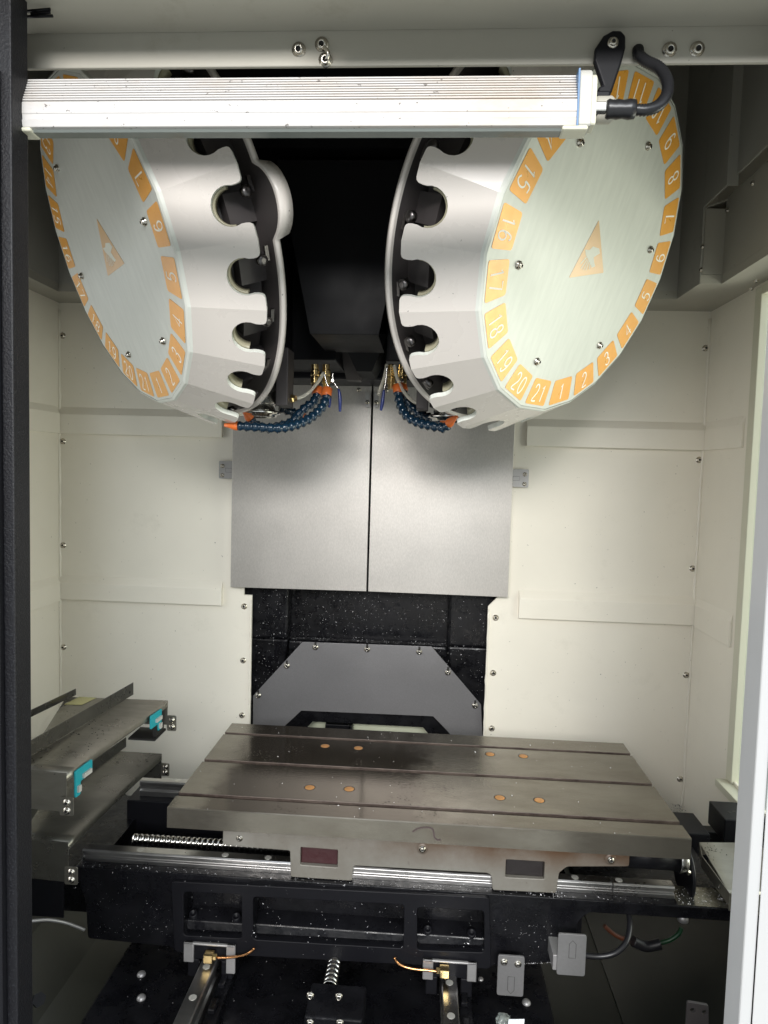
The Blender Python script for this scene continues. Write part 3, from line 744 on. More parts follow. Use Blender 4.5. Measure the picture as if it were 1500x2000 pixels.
b = MB(); b.box(xb, xb+.0018, LY-.0183, LY+.003, .3520, .4078); b.build('gasket', M['bluegasket'], lp)
cap = round_poly([(LY-.0195, .3515), (LY-.0195, .402), (LY-.014, .409), (LY+.005, .409), (LY+.005, .3515)], .004, 3)
b = MB(); b.prism([(xb+.0018, p[0], p[1]) for p in cap], (.0125, 0, 0)); b.build('end_cap', M['white'], lp, .0015)
b = MB(); b.prism([(xb+.0143, (p[0]-LY)*.86+LY+.001, (p[1]-.378)*.9+.378) for p in cap], (.0055, 0, 0)); b.build('end_plate', M['framecream'], lp, .0012)
b = MB(); b.box(xb-.014, xb+.012, LY-.0185, LY+.003, .3480, .3525); b.build('clip', M['framecream'], lp, .002)
b = MB(); b.box(xa+.0005, xa+.016, LY-.0185, LY+.003, .3480, .3525); b.build('clip', M['framecream'], lp, .002)
b = MB(); b.box(xa-.002, xa, LY-.0185, LY+.003, .353, .408); b.build('end_cap', M['trim'], lp)
# swivel bracket
prf = [at(x, y, Y=.772) for x, y in ((1176,168),(1160,120),(1162,96),(1178,72),(1196,62),(1212,62),(1221,72),(1221,95),(1212,128),(1193,185),(1166,190),(1168,172))]
b = MB(); b.prism([(p.x, .768, p.z) for p in round_poly([(q.x, q.z) for q in prf], 0)] if False else [Vector((p.x, .769, p.z)) for p in prf[::-1]], (0, .009, 0)); b.build('bracket', M['black'], lp, .003, 3)
b = MB(); p0, p1 = at(1160, 100, Y=.772), at(1180, 190, Y=.772)
b.lathe([(.012, 0), (.013, .004), (.013, .018), (.010, .022)], 24, Matrix.Translation((xb+.020, LY+.004, .378)) @ Matrix.Rotation(PI/2, 4, 'Y')); b.build('swivel_hub', M['trim'], lp)
MB().box(xb+.019, xb+.036, LY-.004, .7725, .3865, .394).build('bracket_arm', M['black'], lp, .002)
q = at(1197, 84, Y=.769); screw(q, (0, -1, 0), lp, SCREW_S)
q = at(1166, 214, Y=LY-.002)
b = MB(); b.lathe([(.0085, 0), (.0085, .012)], 6, Matrix.Translation((xb+.0195, q.y, q.z)) @ Matrix.Rotation(PI/2, 4, 'Y'), smooth=False); b.build('cable_nut', M['bright'], lp, .0008)
b = MB(); b.lathe([(.0088, 0), (.0098, .003), (.0088, .009), (.0096, .012), (.0086, .018), (.0098, .024), (.0090, .030)], 20, Matrix.Translation((xb+.0315, q.y, q.z)) @ Matrix.Rotation(PI/2, 4, 'Y')); b.build('cable_gland', M['cable'], lp)
pts = [Vector((xb+.060, q.y, q.z))]+[at(x, y, Y=yy) for x, y, yy in ((1262,215,.733),(1286,206,.735),(1303,182,.74),(1302,155,.748),(1286,132,.758),(1262,120,.768),(1248,108,.774),(1246,96,.780))]
P = resample(smooth_path(pts, 10), .0016); b = MB(); b.tube(P, .0056, 12, ripple=.10); b.build('cable', M['cable'], lp)
# ================================================================== WORKTABLE
TX0, TX1, TZ = -.4365, .4635, -.6044
wt = empty('worktable', (.0135, 1.33, -.72), 'oily grey cast iron worktable with three T slots in the middle of the machine', 'worktable')
TY0, TY1 = 1.128, 1.5265
slots = ((1.172, 1.184), (1.316, 1.328), (1.4625, 1.4655+.009))
slots = ((1.1715, 1.1835), (1.3165, 1.3285), (1.4595, 1.4705))
prof = [(TY0+.001, TZ), ]
prof = [(TY0, TZ-.0015), (TY0+.0015, TZ)]
rust = []
for (a, c) in slots:
    rust.append(len(prof)); prof += [(a-.0006, TZ), (a, TZ-.001), (a, TZ-.011), (a-.006, TZ-.011), (a-.006, TZ-.019), (c+.006, TZ-.019), (c+.006, TZ-.011), (c, TZ-.011), (c, TZ-.001), (c+.0006, TZ)]
prof += [(TY1-.001, TZ), (TY1, TZ-.001), (TY1, TZ-.0365), (TY0, TZ-.0365)]
b = MB(); n = len(prof)
va = [b.bm.verts.new((TX0, y, z)) for y, z in prof]; vb = [b.bm.verts.new((TX1, y, z)) for y, z in prof]
b.bm.faces.new(va); b.bm.faces.new(vb[::-1])
for i in range(n):
    f = b.bm.faces.new((va[i], va[(i+1)%n], vb[(i+1)%n], vb[i]))
    z0, z1 = prof[i][1], prof[(i+1)%n][1]
    if min(z0, z1) > TZ-.02 and abs(z0-z1)+abs(z0-TZ) > .0011 and not (z0 == TZ and z1 == TZ): f.material_index = 1
    if i in (0, n-1, n-2, n-3): f.material_index = 2
for f in b.bm.faces:
    if len(f.verts) > 4: f.material_index = 2
tt = b.build('table_top', [M['table'], M['rusty'], M['tablefront']], wt)
for px, py in ((635,1457),(700,1461),(957,1473),(1022,1477),(605,1538),(682,1541),(976,1558),(1053,1563)):
    q = at(px, py, Z=TZ)
    b = MB(); b.lathe([(.0092, -.001), (.0092, .0003), (.0075, .0006), (.0035, .0007)], 24, Matrix.Translation((q.x, q.y, TZ))); b.build('plug', M['plug'], wt)
    b = MB(); b.lathe([(.0093, .00015), (.0108, .0002)], 24, Matrix.Translation((q.x, q.y, TZ)), caps=False); b.build('plug_rim', M['dark'], wt)
# ink squiggle on the front edge
b = MB(); sq = [at(x, y, Y=TY0-.0004) for x, y in ((806,1625),(815,1619),(830,1616),(843,1618),(847,1625),(848,1634),(853,1640),(861,1640))]
polyline_ribbon(b, [(p.x, p.z) for p in smooth_path(sq, 4)], .0028, XZ(TY0-.0004), 0); b.build('marker_stroke', M['marker'], wt)
# underframe casting with two carriage feet
ZT = TZ-.0366
FYc = 1.1385
und = [(-.339, ZT), (-.339, -.6725), (-.2185, -.6745), (-.2165, -.7225), (-.108, -.7225), (-.106, -.697), (-.103, -.6945), (.128, -.6925), (.134, -.697), (.137, -.7225), (.246, -.7205), (.249, -.684), (.262, -.672), (.366, -.665), (.366, ZT)]
pk = [[(-.200, -.667), (-.134, -.668), (-.134, -.700), (-.200, -.699)], [(.158, -.666), (.224, -.666), (.224, -.697), (.158, -.698)]]
cut_plate('underframe', round_poly(und, .004, 3), [round_poly(h, .002, 2) for h in pk], .030, XZ(FYc+.015), M['castgrey'], wt, .0012)
MB().box(-.335, .362, FYc+.032, 1.50, -.668, ZT-.0002).build('underbody', M['castgrey'], wt)
MB().box(-.200, -.134, FYc+.006, FYc+.028, -.6995, -.6675).build('wiper_block', M['wiper'], wt, .002)
MB().box(.158, .224, FYc+.006, FYc+.028, -.6975, -.6665).build('wiper_block', M['wiper2'], wt, .002)
for (x, z, r) in ((at(825,1659,Y=FYc).x, -.6555, .0105), (at(1192,1681,Y=FYc).x, -.654, .0105)):
    MB().lathe([(r, 0), (r*.9, .0022), (r*.4, .0030)], 22, facing((x, FYc, z), (0,-1,0))).build('boss', M['castgrey'], wt)
    screw((x, FYc-.003, z), (0,-1,0), wt, SCREW_S)
q = at(468, 1637, Y=FYc); screw(q, (0,-1,0), wt, SCREW_S)
for x0, x1 in ((-.211, -.108), (.150, .238)):
    MB().box(x0, x1, FYc+.004, FYc+.034, -.7275 if x0 < 0 else -.7265, -.7228).build('end_seal', M['framecream'], wt, .001)
# motor barrel sticking out under the right end of the table
b = MB(); MX = Matrix.Translation((.366, 1.172, -.664)) @ Matrix.Rotation(PI/2, 4, 'Y')
b.lathe([(.0205, 0), (.0205, .092)], 36, MX); b.build('nut_housing', M['black'], wt)
b = MB(); b.lathe([(.0235, .092), (.0245, .094), (.0245, .104), (.022, .106)], 36, MX); b.build('nut_flange', M['steel'], wt)
for a in (.2, 1.4, 2.6): screw((.470+.002, 1.172-.018*math.cos(a)*.9, -.664+.018*math.sin(a-1.2)), (1, -.3, 0), wt, SCREW_S)
# ================================================================== SADDLE with rails
sa = empty('saddle', (X0, 1.27, -.86), 'wide black cast saddle carrying the steel guide rails under the worktable', 'saddle')
SY = 1.13; k_ = SY/1.10
SZT = -.7235
def sp_(px, py): q = at(px, py, Y=SY); return (q.x, q.z)
outl = [(-.606, SZT), sp_(168, 1760), sp_(172, 1832), sp_(335, 1848), sp_(345, 1858), sp_(640, 1872), sp_(955, 1890), sp_(965, 1884), sp_(1120, 1876), sp_(1128, 1800), (.30, -.745), (.56, -.7445), (.56, SZT)]
rec = [[sp_(362,1735), sp_(475,1740), sp_(475,1826), sp_(362,1820)], [sp_(497,1745), sp_(790,1760), sp_(788,1845), sp_(497,1828)], [sp_(815,1765), sp_(945,1772), sp_(945,1853), sp_(815,1848)]]
cut_plate('front_frame', round_poly(outl, .006, 3), [round_poly(r, .007, 4) for r in rec], .04, XZ(SY+.02), M['cast'], sa, .0015)
b = MB(); b.box(-.60, .30, SY+.041, 1.44, -.83, -.79); b.box(-.60, .56, SY+.041, 1.180, -.7445, SZT-.0006); b.box(-.60, .30, SY+.041, 1.180, -.7901, -.7446); b.box(-.80, -.6001, 1.175, 1.47, -.84, -.765); b.box(.3001, .56, 1.181, 1.44, -.765, -.7446)
b.build('casting', M['cast'], sa)
# raised border round the middle part and ledges inside the recesses
for r in rec:
    zb2 = min(p[1] for p in r); xa_, xb_ = min(p[0] for p in r), max(p[0] for p in r)
    b = MB(); b.hexa([(xa_-.002,SY+.006,zb2-.004),(xb_+.002,SY+.006,zb2-.004),(xb_+.002,SY+.042,zb2-.004),(xa_-.002,SY+.042,zb2-.004),(xa_-.002,SY+.012,zb2+.014),(xb_+.002,SY+.012,zb2+.014),(xb_+.002,SY+.042,zb2+.024),(xa_-.002,SY+.042,zb2+.024)])
    b.build('inner_ledge', M['cast'], sa, .002)
for px, py in ((377,1791),(461,1797),(835,1822),(921,1829)):
    q = at(px, py, Y=SY+.014); b = MB(); b.lathe([(.0075, -.012), (.0075, .008), (.0045, .009), (.004, .004), (.0001, .004)], 20, Matrix.Translation((q.x, SY+.018, q.z)) @ Matrix.Rotation(rad(28), 4, 'X'), caps=False); b.build('cap_bolt', M['black'], sa)
bfr = round_poly([sp_(338,1715), sp_(955,1746), sp_(958,1885), sp_(345,1852)], .008, 3)
cut_plate('centre_frame', bfr, [round_poly(r, .007, 4) for r in rec], .008, XZ(SY-.0045), M['black'], sa, .0012)
# bright wet top ledge at the right end
b = MB(); b.box(.449, .56, SY+.001, 1.185, SZT-.001, SZT+.0012); b.build('top_ledge', M['wet'], sa)
# guide rails in X
def xrail(x0, x1, y0, zt, zb, par, mats, joint=None, plugs=()):
    w, y1 = .0225, y0+.0225
    h = zt-zb
    pr_ = [(y0, zb), (y0, zb+h*.34), (y0+.004, zb+h*.42), (y0+.004, zb+h*.62), (y0, zb+h*.70), (y0, zt-.0025), (y0+.0025, zt), (y1-.0025, zt), (y1, zt-.0025), (y1, zb)]
    b = MB(); b.prism([(x0, y, z) for y, z in pr_], (x1-x0, 0, 0)); o = b.build('guide_rail', mats, par, .0004, 1)
    for x in plugs:
        b = MB(); b.lathe([(.0062, 0), (.0062, .0003)], 20, Matrix.Translation((x, y0+w*.5, zt))); bo = b.build('hole_plug', M['railcap'], o)
    return o
RZ = -.7025
xr = xrail(-.60, .4485, 1.147, RZ, SZT, sa, M['rail'], None, [at(x, y, Z=RZ).x for x, y in ((280,1652),(442,1666),(525,1672),(1120,1705),(1205,1711))])
q = at(1294, 1717, Z=RZ); b = MB(); b.lathe([(.0062, .0004), (.0046, .0004), (.0044, -.0002), (.0001, -.0002)], 20, Matrix.Translation((q.x, 1.158, RZ)), caps=False, mis=[0,1,1]); b.build('rail_hole', [M['railcap'], M['dark']], xr)
xj = at(1188, 1705, Z=RZ).x; MB().box(xj-.0008, xj+.0008, 1.1465, 1.17, SZT+.0002, RZ+.0003).build('rail_joint', M['dark'], xr)
xrail(-.60, .50, 1.392, -.690, SZT, sa, M['rail'], None, [-.52, -.46])
MB().box(-.62, .60, 1.372, 1.46, -.80, -.7241).build('rear_rail_bed', M['black'], sa, .002)
# rear bar and block at the right behind the table
rb = empty('stop_bar', (.62, 1.45, -.74), 'black machined bar ending in a squared block behind the right end of the table', 'bar')
q0 = at(1330, 1609, Y=1.50)
MB().box(.40, .80, 1.47, 1.50, q0.z-.035, q0.z).build('bar', M['black'], rb, .002)
q = at(1408, 1591, Y=1.40); MB().box(q.x, q.x+.09, 1.38, 1.46, q.z-.05, q.z).build('end_block', M['black'], rb, .002)
for dx in (.022, .034): MB().lathe([(.004, 0), (.004, .0006)], 12, Matrix.Translation((q.x+dx, 1.405+dx*.3, q.z))).build('hole', M['dark'], rb)
# dark round cover and motor plate right of the table
rc = MB(); Mx = Matrix.Translation((.478, 1.195, -.700)) @ Matrix.Rotation(PI/2, 4, 'Y')
rc.lathe([(.046, 0), (.0475, .001), (.0475, .004), (.0465, .006)], 48, Mx); rc = rc.build('bearing_cover', M['black']); tag(rc, 'round black bearing cover just right of the table end', 'cover')
# ball screws
def ballscrew(p0, p1, r, pitch, label, grp='ball screws'):
    d = (p1-p0); L = d.length; n = int(L/pitch); prof = []
    for i in range(n):
        z = i*pitch; prof += [(r, z), (r, z+pitch*.50), (r*.90, z+pitch*.60), (r*.84, z+pitch*.72), (r*.90, z+pitch*.88)]
    prof.append((r, L)); b = MB(); b.lathe(prof, 28, facing(p0, d))
    o = b.build('ball_screw', M['bright']); return tag(o, label, 'ball screw', grp)
p0 = at(262, 1638, Y=1.245); p1 = at(600, 1660, Y=1.245)
ballscrew(Vector((p0.x, 1.245, -.735)), Vector((-.10, 1.245, -.735)), .0105, .0106, 'shiny horizontal ball screw left of and under the worktable')
bs = at(650, 1885, Z=-.85)
ballscrew(Vector((bs.x, 1.062, -.862)), Vector((bs.x, 1.30, -.862)), .0125, .0105, 'short bright end of the lower ball screw below the saddle')
nb = empty('screw_bearing_block', (bs.x, 1.0, -.93), 'black bearing block of the lower ball screw at the bottom centre', 'bearing block')
q0, q1 = at(604, 1941, Y=1.03), at(712, 1990, Y=1.03)
MB().box(q0.x, q1.x, .985, 1.055, -.935, q0.z).build('block', M['cast'], nb, .003)
MB().box(q0.x-.018, q1.x+.02, .95, .984, -.935, q0.z-.018).build('base', M['black'], nb, .002)
for px, py in ((606,1945),(662,1947),(606,1998),(664,1998)):
    screw(at(px, py, Y=.984), (0,-1,.2), nb, SCREW_S)
# ================================================================== LOWER GUIDE RAILS and carriages
def yrail(xc, label, bri):
    t = empty('guide_rail', (xc, 1.1, -.93), label, 'guide rail', 'lower guide rails on the bed')
    b = MB(); w = .0135; zt = -.868
    pr_ = [(-w, -.93), (-w, -.900), (-w+.004, -.896), (-w+.004, -.884), (-w, -.880), (-w, zt-.002), (-w+.002, zt), (w-.002, zt), (w, zt-.002), (w, -.880), (w-.004, -.884), (w-.004, -.896), (w, -.900), (w, -.93)]
    b.prism([(xc+x, .78, z) for x, z in pr_], (0, 1.0, 0)); b.build('rail', M['rail'], t, .0004, 1)
    for y in bri: MB().lathe([(.0064, 0), (.0064, .0004)], 20, Matrix.Translation((xc, y, zt))).build('hole_plug', M['railcap'], t)
    b = MB(); b.box(xc+w+.004, xc+w+.026, .80, 1.5, -.93, -.905)
    for i in range(12): b.box(xc+w+.007, xc+w+.019, .82+i*.055, .845+i*.055, -.9049, -.896)
    b.build('wedge_clamp', M['cast'], t, .002); return t
for xc, px0, lab, pys in ((-.353, 403, 'lower left guide rail running towards the viewer', ((403,1888),(375,1948))), (.0665, 872, 'lower right guide rail running towards the viewer', ((876,1919),(880,1984)))):
    yrail(xc, lab, [at(*p, Z=-.868).y for p in pys])
    # carriage end under the saddle (part of the saddle)
    b = MB(); b.box(xc-.040, xc+.040, 1.118, 1.18, -.872, -.842); b.box(xc-.040, xc-.020, 1.118, 1.18, -.905, -.872); b.box(xc+.020, xc+.040, 1.118, 1.18, -.905, -.872)
    b.build('carriage', M['black'], sa, .002)
    b = MB(); b.box(xc-.046, xc-.028, 1.112, 1.1175, -.874, -.838); b.box(xc+.030, xc+.046, 1.112, 1.1175, -.890 if xc < 0 else -.872, -.838); b.box(xc-.046, xc+.046, 1.112, 1.1175, -.842, -.838)
    b.build('scraper_plate', M['bracket'], sa, .0015)
    fx = xc+(.004 if xc < 0 else -.004); q = at(407, 1871, Y=1.10) if xc < 0 else at(868, 1900, Y=1.10)
    b = MB(); b.box(q.x-.008, q.x+.008, 1.095, 1.111, q.z-.007, q.z+.007); b.build('brass_fitting', M['brass'], sa, .001)
    s = 1 if xc < 0 else -1
    b = MB(); b.lathe([(.0052, 0), (.0052, .005), (.0036, .006)], 6, Matrix.Translation((q.x+s*.008, 1.103, q.z+.001)) @ Matrix.Rotation(s*PI/2, 4, 'Y'), smooth=False); b.build('fitting_nut', M['brass'], sa)
    pp = ((424,1870),(448,1870),(470,1867),(487,1861),(497,1852)) if xc < 0 else ((858,1898),(835,1895),(812,1893),(790,1888),(776,1880),(770,1870))
    P = smooth_path([at(x, y, Y=1.103) for x, y in pp], 6); b = MB(); b.tube(P, .0023, 10); b.build('copper_tube', M['copper'], sa)
# ================================================================== WAY COVERS
def way_cover(fl, fr, bl, br, drop, label, curve=.012, skin='waycover'):
    """box-shaped sheet cover: top corners front-left, front-right, back-left, back-right"""
    fl, fr, bl, br = map(Vector, (fl, fr, bl, br))
    t = empty('way_cover', fl-Vector((0, 0, drop)), label, 'way cover', 'telescopic way covers beside the table')
    N = 14; top = []
    for i in range(N+1):
        f = i/N; sag = curve*math.sin(PI*f)
        l = fl.lerp(bl, f); r = fr.lerp(br, f)+Vector((-sag*.9, 0, -sag*.35)); top.append((l, r))
    b = MB(); th = Vector((0, 0, -.0015))
    for (l0, r0), (l1, r1) in zip(top, top[1:]):
        for o_ in (Vector(), th):
            f = b.bm.faces.new([b.bm.verts.new(v+o_) for v in (l0, r0, r1, l1)]); f.smooth = True
        # lip folded down along the open right edge
        f = b.bm.faces.new([b.bm.verts.new(v) for v in (r0, r0+Vector((0,0,-.014)), r1+Vector((0,0,-.014)), r1)]); f.smooth = True
    b.bm.faces.new([b.bm.verts.new(v) for v in (fl, fr, fr+th, fl+th)])
    bmesh.ops.remove_doubles(b.bm, verts=b.bm.verts, dist=1e-5)
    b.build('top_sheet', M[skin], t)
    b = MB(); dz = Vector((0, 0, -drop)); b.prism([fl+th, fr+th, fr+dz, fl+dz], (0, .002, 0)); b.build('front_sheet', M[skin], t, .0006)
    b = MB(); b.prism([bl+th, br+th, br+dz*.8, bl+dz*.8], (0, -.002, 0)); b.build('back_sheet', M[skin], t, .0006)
    return t
zu = -.478
FL, FR, BR_, BL = at(40, 1502, Z=zu), at(130, 1510, Z=zu), at(328, 1368, Z=zu), at(130, 1361, Z=zu)
def L3(px, py, z): return at(px, py, Z=z)
w1 = way_cover(FL, FR, BL, BR_, .062, 'upper olive steel way cover with two upright flanges at the left', curve=.010)
# end block with tabs and screws
def tab(t, x, y, z0, z1, w, me=SCREW_S):
    b = MB(); pts = round_poly([(x-.002, z0), (x+w, z0), (x+w, z1), (x-.002, z1)], .003, 3)
    b.prism([(p[0], y, p[1]) for p in pts], (0, .002, 0)); b.build('tab', M['waycover'], t, .0004)
    for f in (.28, .72): screw((x+w*.5, y, z0+(z1-z0)*f), (0, -1, 0), t, me)
tab(w1, FR.x-.008, FR.y-.0025, FR.z-.066, FR.z-.037, .020)
tab(w1, BR_.x+.001, BR_.y-.002, BR_.z-.062, BR_.z-.030, .017)
for a, c, h in ((at(20, 1500, Z=zu), at(259, 1357, Z=zu), .026), (at(0, 1430, Z=zu), at(147, 1358, Z=zu), .014)):
    b = MB(); b.prism([a+Vector((0,0,.0005)), c+Vector((0,0,.0005)), c+Vector((0,0,h)), a+Vector((0,0,h))], (.0018, .0, 0)); b.build('flange', M['flange'], w1, .0004)
for px, py in ((128, 1423), (194, 1383), (251, 1352)):
    q = at(px, py, Z=zu+.010); b = MB(); b.lathe([(.0028, 0), (.0028, .0010)], 12, facing(q+Vector((.0018, 0, 0)), (1, -.2, 0))); b.build('hole', M['dark'], w1)
q0 = [at(x, y, Z=zu+.0006) for x, y in ((125,1376),(160,1377),(189,1363),(155,1361))]
b = MB(); b.prism(q0, (0, 0, .0003)); b.build('sticker', M['yellow'], w1)
# teal wiper holders under the open edge
for (f, flip) in ((.06, 1), (.78, 0)):
    p = FR.lerp(BR_, f)+Vector((-.001, 0, -.016)); d = (BR_-FR).normalized()
    b = MB(); Mt = frame(p, d, (0, 0, 1)); o2 = [(0, -.033), (.014, -.033), (.014, -.012), (.046, -.012), (.046, .010), (0, .010)] if flip else [(0, .010), (0, -.016), (.030, -.016), (.030, -.030), (.044, -.030), (.044, .010)]
    b.prism([Mt @ Vector((x, y, 0)) for x, y in round_poly(o2, .003, 3)], Mt.to_3x3() @ Vector((0, 0, .003))); w = b.build('wiper_holder', M['teal'], w1, .0006)
    b = MB()
    for x0, x1, y in ((.018, .040, -.005), ): b.box(x0, x1, y-.004, y+.003, .003, .0065, 0, Mt)
    b.box(.004 if flip else .032, .011 if flip else .040, -.026, -.016, .003, .0065, 0, Mt)
    b.build('pin', M['white'], w)
b = MB(); b.box(BR_.x-.055, BR_.x-.002, BR_.y-.06, BR_.y-.004, BR_.z-.060, BR_.z-.056); b.box(BR_.x-.010, BR_.x-.004, BR_.y-.05, BR_.y-.01, BR_.z-.056, BR_.z-.016)
b.build('end_block', M['dark'], w1)
zl = -.622
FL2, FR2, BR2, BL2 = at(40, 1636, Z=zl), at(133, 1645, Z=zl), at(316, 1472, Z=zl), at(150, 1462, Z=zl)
w2 = way_cover(FL2, FR2, BL2, BR2, .068, 'lower steel way cover at the left, coloured dark for the shade of the upper one', curve=.006, skin='wayshade')
tab(w2, FR2.x-.003, FR2.y-.0025, FR2.z-.070, FR2.z-.040, .020)
tab(w2, BR2.x+.001, BR2.y-.002, BR2.z-.048, BR2.z-.020, .016)
a, c = at(150, 1528, Z=zl), at(245, 1459, Z=zl)
b = MB(); b.prism([a+Vector((0,0,.0005)), c+Vector((0,0,.0005)), c+Vector((0,0,.022)), a+Vector((0,0,.022))], (.0018, 0, 0)); b.build('flange', M['flange'], w2, .0004)
# right-hand cover
zr = -.690
w3 = way_cover(at(1425, 1745, Z=zr), at(1560, 1750, Z=zr), at(1366, 1645, Z=zr), at(1480, 1646, Z=zr), .03, 'grey steel way cover with debris right of the worktable', curve=-.004)
q = [at(x, y, Z=zr) for x, y in ((1366,1645),(1371,1672),(1425,1745))]
b = MB()
for a_, c_ in zip(q, q[1:]): b.prism([a_, c_, c_+Vector((0,0,-.022)), a_+Vector((0,0,-.022))], (.001, .0005, 0))
b.build('side_lip', M['waycover'], w3); screw(at(1409, 1733, Z=zr-.012), (-1, -.6, .3), w3, SCREW_S)
# ================================================================== COOLANT HOSES, VALVES
sg = MB(); sg.lathe([(.0052, -.0095), (.0088, -.0080), (.0098, -.0040), (.0080, .0000), (.0072, .0020), (.0090, .0050), (.0112, .0085), (.0100, .0090), (.004, .0085)], 18); SEG = sg.mesh('segment', M['hose'])
def hose(path, label, nozzle=True, rings=1.0):
    P = smooth_path([at(x, y, Y=yy) for x, y, yy in path], 12); Q = resample(P, .0150)
    t = empty('coolant_hose', Q[0], label, 'coolant hose', 'blue segmented coolant hoses around the spindles')
    for i, p in enumerate(Q):
        d = Q[min(i+1, len(Q)-1)]-Q[max(i-1, 0)]
        if i == 0:
            b = MB(); b.lathe([(.009, -.012), (.0112, -.010), (.0112, .004), (.010, .008)], 18, facing(p, d)); b.build('collar', M['hoseorange'], t); continue
        if i == len(Q)-1 and nozzle:
            b = MB(); b.lathe([(.0092, -.006), (.0090, .000), (.0055, .009), (.0035, .020), (.0022, .020)], 18, facing(p, d)); b.build('nozzle', M['hoseorange'], t); continue
        o = bpy.data.objects.new('segment', SEG); C.objects.link(o); o.parent = t; o.matrix_parent_inverse = world_of(t).inverted()
        o.matrix_basis = facing(p, -d)
hose([(638,768,1.42),(632,790,1.41),(612,812,1.39),(582,828,1.36),(545,836,1.33),(505,834,1.32),(468,832,1.31),(452,831,1.31)], 'long blue coolant hose ending in an orange nozzle, lowest of the left hoses')
hose([(620,766,1.44),(612,785,1.43),(596,797,1.42),(580,812,1.41),(566,826,1.40),(545,832,1.39),(520,836,1.38),(498,828,1.36),(484,812,1.35)], 'blue coolant hose curling behind the long one with its nozzle pointing up')
hose([(590,816,1.44),(572,806,1.44),(556,800,1.43),(544,796,1.42)], 'short dark stub of blue hose right of the left nose ring', nozzle=False)
hose([(778,762,1.42),(782,788,1.41),(795,812,1.39),(820,826,1.37),(848,832,1.35),(868,834,1.34),(880,824,1.33)], 'outer blue coolant hose below the right magazine')
hose([(786,760,1.45),(794,782,1.44),(812,802,1.43),(838,816,1.41),(860,822,1.40),(872,815,1.39)], 'inner blue coolant hose close under the right magazine rim')
def valve(s, bx, levers, label):
    t = empty('ball_valve', at(bx, 740, Y=1.45), label, 'valve', 'brass ball valves above the coolant hoses')
    for dx, y0 in ((0, 1.45), (22, 1.47)):
        a_ = at(bx+dx*s, 714, Y=y0); c_ = at(bx+dx*s, 760, Y=y0); L = (a_-c_).length
        b = MB(); b.lathe([(.0075, 0), (.0075, L*.22), (.0095, L*.25), (.0095, L*.50), (.0080, L*.54), (.0095, L*.60), (.0095, L*.80), (.008, L*.84), (.008, L*1.05)], 8, facing(c_, a_-c_), smooth=False); b.build('body', M['brass'], t, .0005)
    for pts in levers:
        P = smooth_path([at(x, y, Y=1.42) for x, y in pts], 6); n_ = len(P)
        b = MB(); b.tube(P[:n_//2+1], .0018, 8); b.build('stem', M['steel'], t)
        b = MB(); b.tube(P[n_//2:], [.0024+.0014*math.sin(PI*min(1, i/max(1, n_-n_//2-1))) for i in range(n_-n_//2)], 10); b.build('lever', M['lever'], t)
    q = at(bx+(34*s if s > 0 else -2), 744, Y=1.42); b = MB(); b.lathe([(.004, 0), (.0048, .003), (.003, .008)], 8, facing(q, (.2, -1, 0))); b.build('wing_nut', M['bright'], t)
    return t
valve(1, 615, [[(634,730),(637,745),(642,757),(644,775),(643,796)], [(650,728),(651,745),(661,760),(664,780),(664,804)]], 'pair of brass ball valves with blue levers right of the left hoses')
valve(-1, 786, [[(756,716),(754,740),(750,762),(747,785),(744,802)]], 'brass ball valves with one blue lever beside the right hoses')
def clear_tube(path, label):
    b = MB(); b.tube(smooth_path([at(x, y, Y=yy) for x, y, yy in path], 8), .0036, 12); o = b.build('air_tube', M['clear']); tag(o, label, 'tube', 'clear plastic tubes by the spindles')
clear_tube([(632,728,1.43),(622,745,1.42),(605,765,1.40),(590,775,1.39),(575,779,1.38)], 'clear plastic tube curving from the brass valves to the left spindle')
clear_tube([(770,714,1.43),(776,740,1.42),(788,764,1.41),(803,781,1.40),(816,788,1.39)], 'clear plastic tube curving down beside the right magazine rim')
clear_tube([(755,712,1.46),(751,735,1.45),(744,755,1.44),(739,771,1.43)], 'short hanging clear tube left of the right hoses')
fe = MB(); fe.lathe([(.009, 0), (.009, .008), (.0065, .010), (.0065, .014)], 6, facing(at(566, 779, Y=1.375), (1, -.2, .1)), smooth=False); fe = fe.build('hose_fitting', M['brass']); tag(fe, 'hexagonal fitting joining the clear tube to the left spindle', 'fitting')
sbk = empty('spindle_bracket', at(550, 770, Y=1.40), 'grey metal bracket block right of the left nose ring', 'bracket')
q0, q1 = at(525, 755, Y=1.40), at(563, 785, Y=1.40); MB().box(q0.x, q1.x, 1.385, 1.43, q1.z, q0.z).build('block', M['bracket'], sbk, .002)
# ================================================================== SENSOR PLATES, CABLES, DEBRIS
def dog(name, x0, x1, z0, z1, y, arch, label, screws):
    t = empty(name, ((x0+x1)/2, y, z0), label, 'plate')
    cut_plate('plate', round_poly([(x0, z0), (x1, z0), (x1, z1), (x0, z1)], .004, 3), [], .003, XZ(y+.0015), M['dogplate'], t, .0004)
    xm, w = (x0+x1)/2+.001, .0055; zc0, zc1 = arch
    if zc1 > zc0: L = [(xm-w, zc0), (xm+w, zc0), (xm+w, zc1-.006), (xm, zc1), (xm-w, zc1-.006), (xm-w, zc0)]
    else: L = [(xm-w, zc0), (xm+w, zc0), (xm+w, zc1+.006), (xm, zc1), (xm-w, zc1+.006), (xm-w, zc0)]
    b = MB(); polyline_ribbon(b, L, .0007, XZ(y-.0005), 0); b.build('slot_outline', M['dark'], t)
    for sx, sz in screws: screw((sx, y-.0003, sz), (0, -1, 0), t, SCREW_S)
    return t
yd = 1.10
a_, c_ = at(970, 1943, Y=yd), at(1025, 1869, Y=yd)
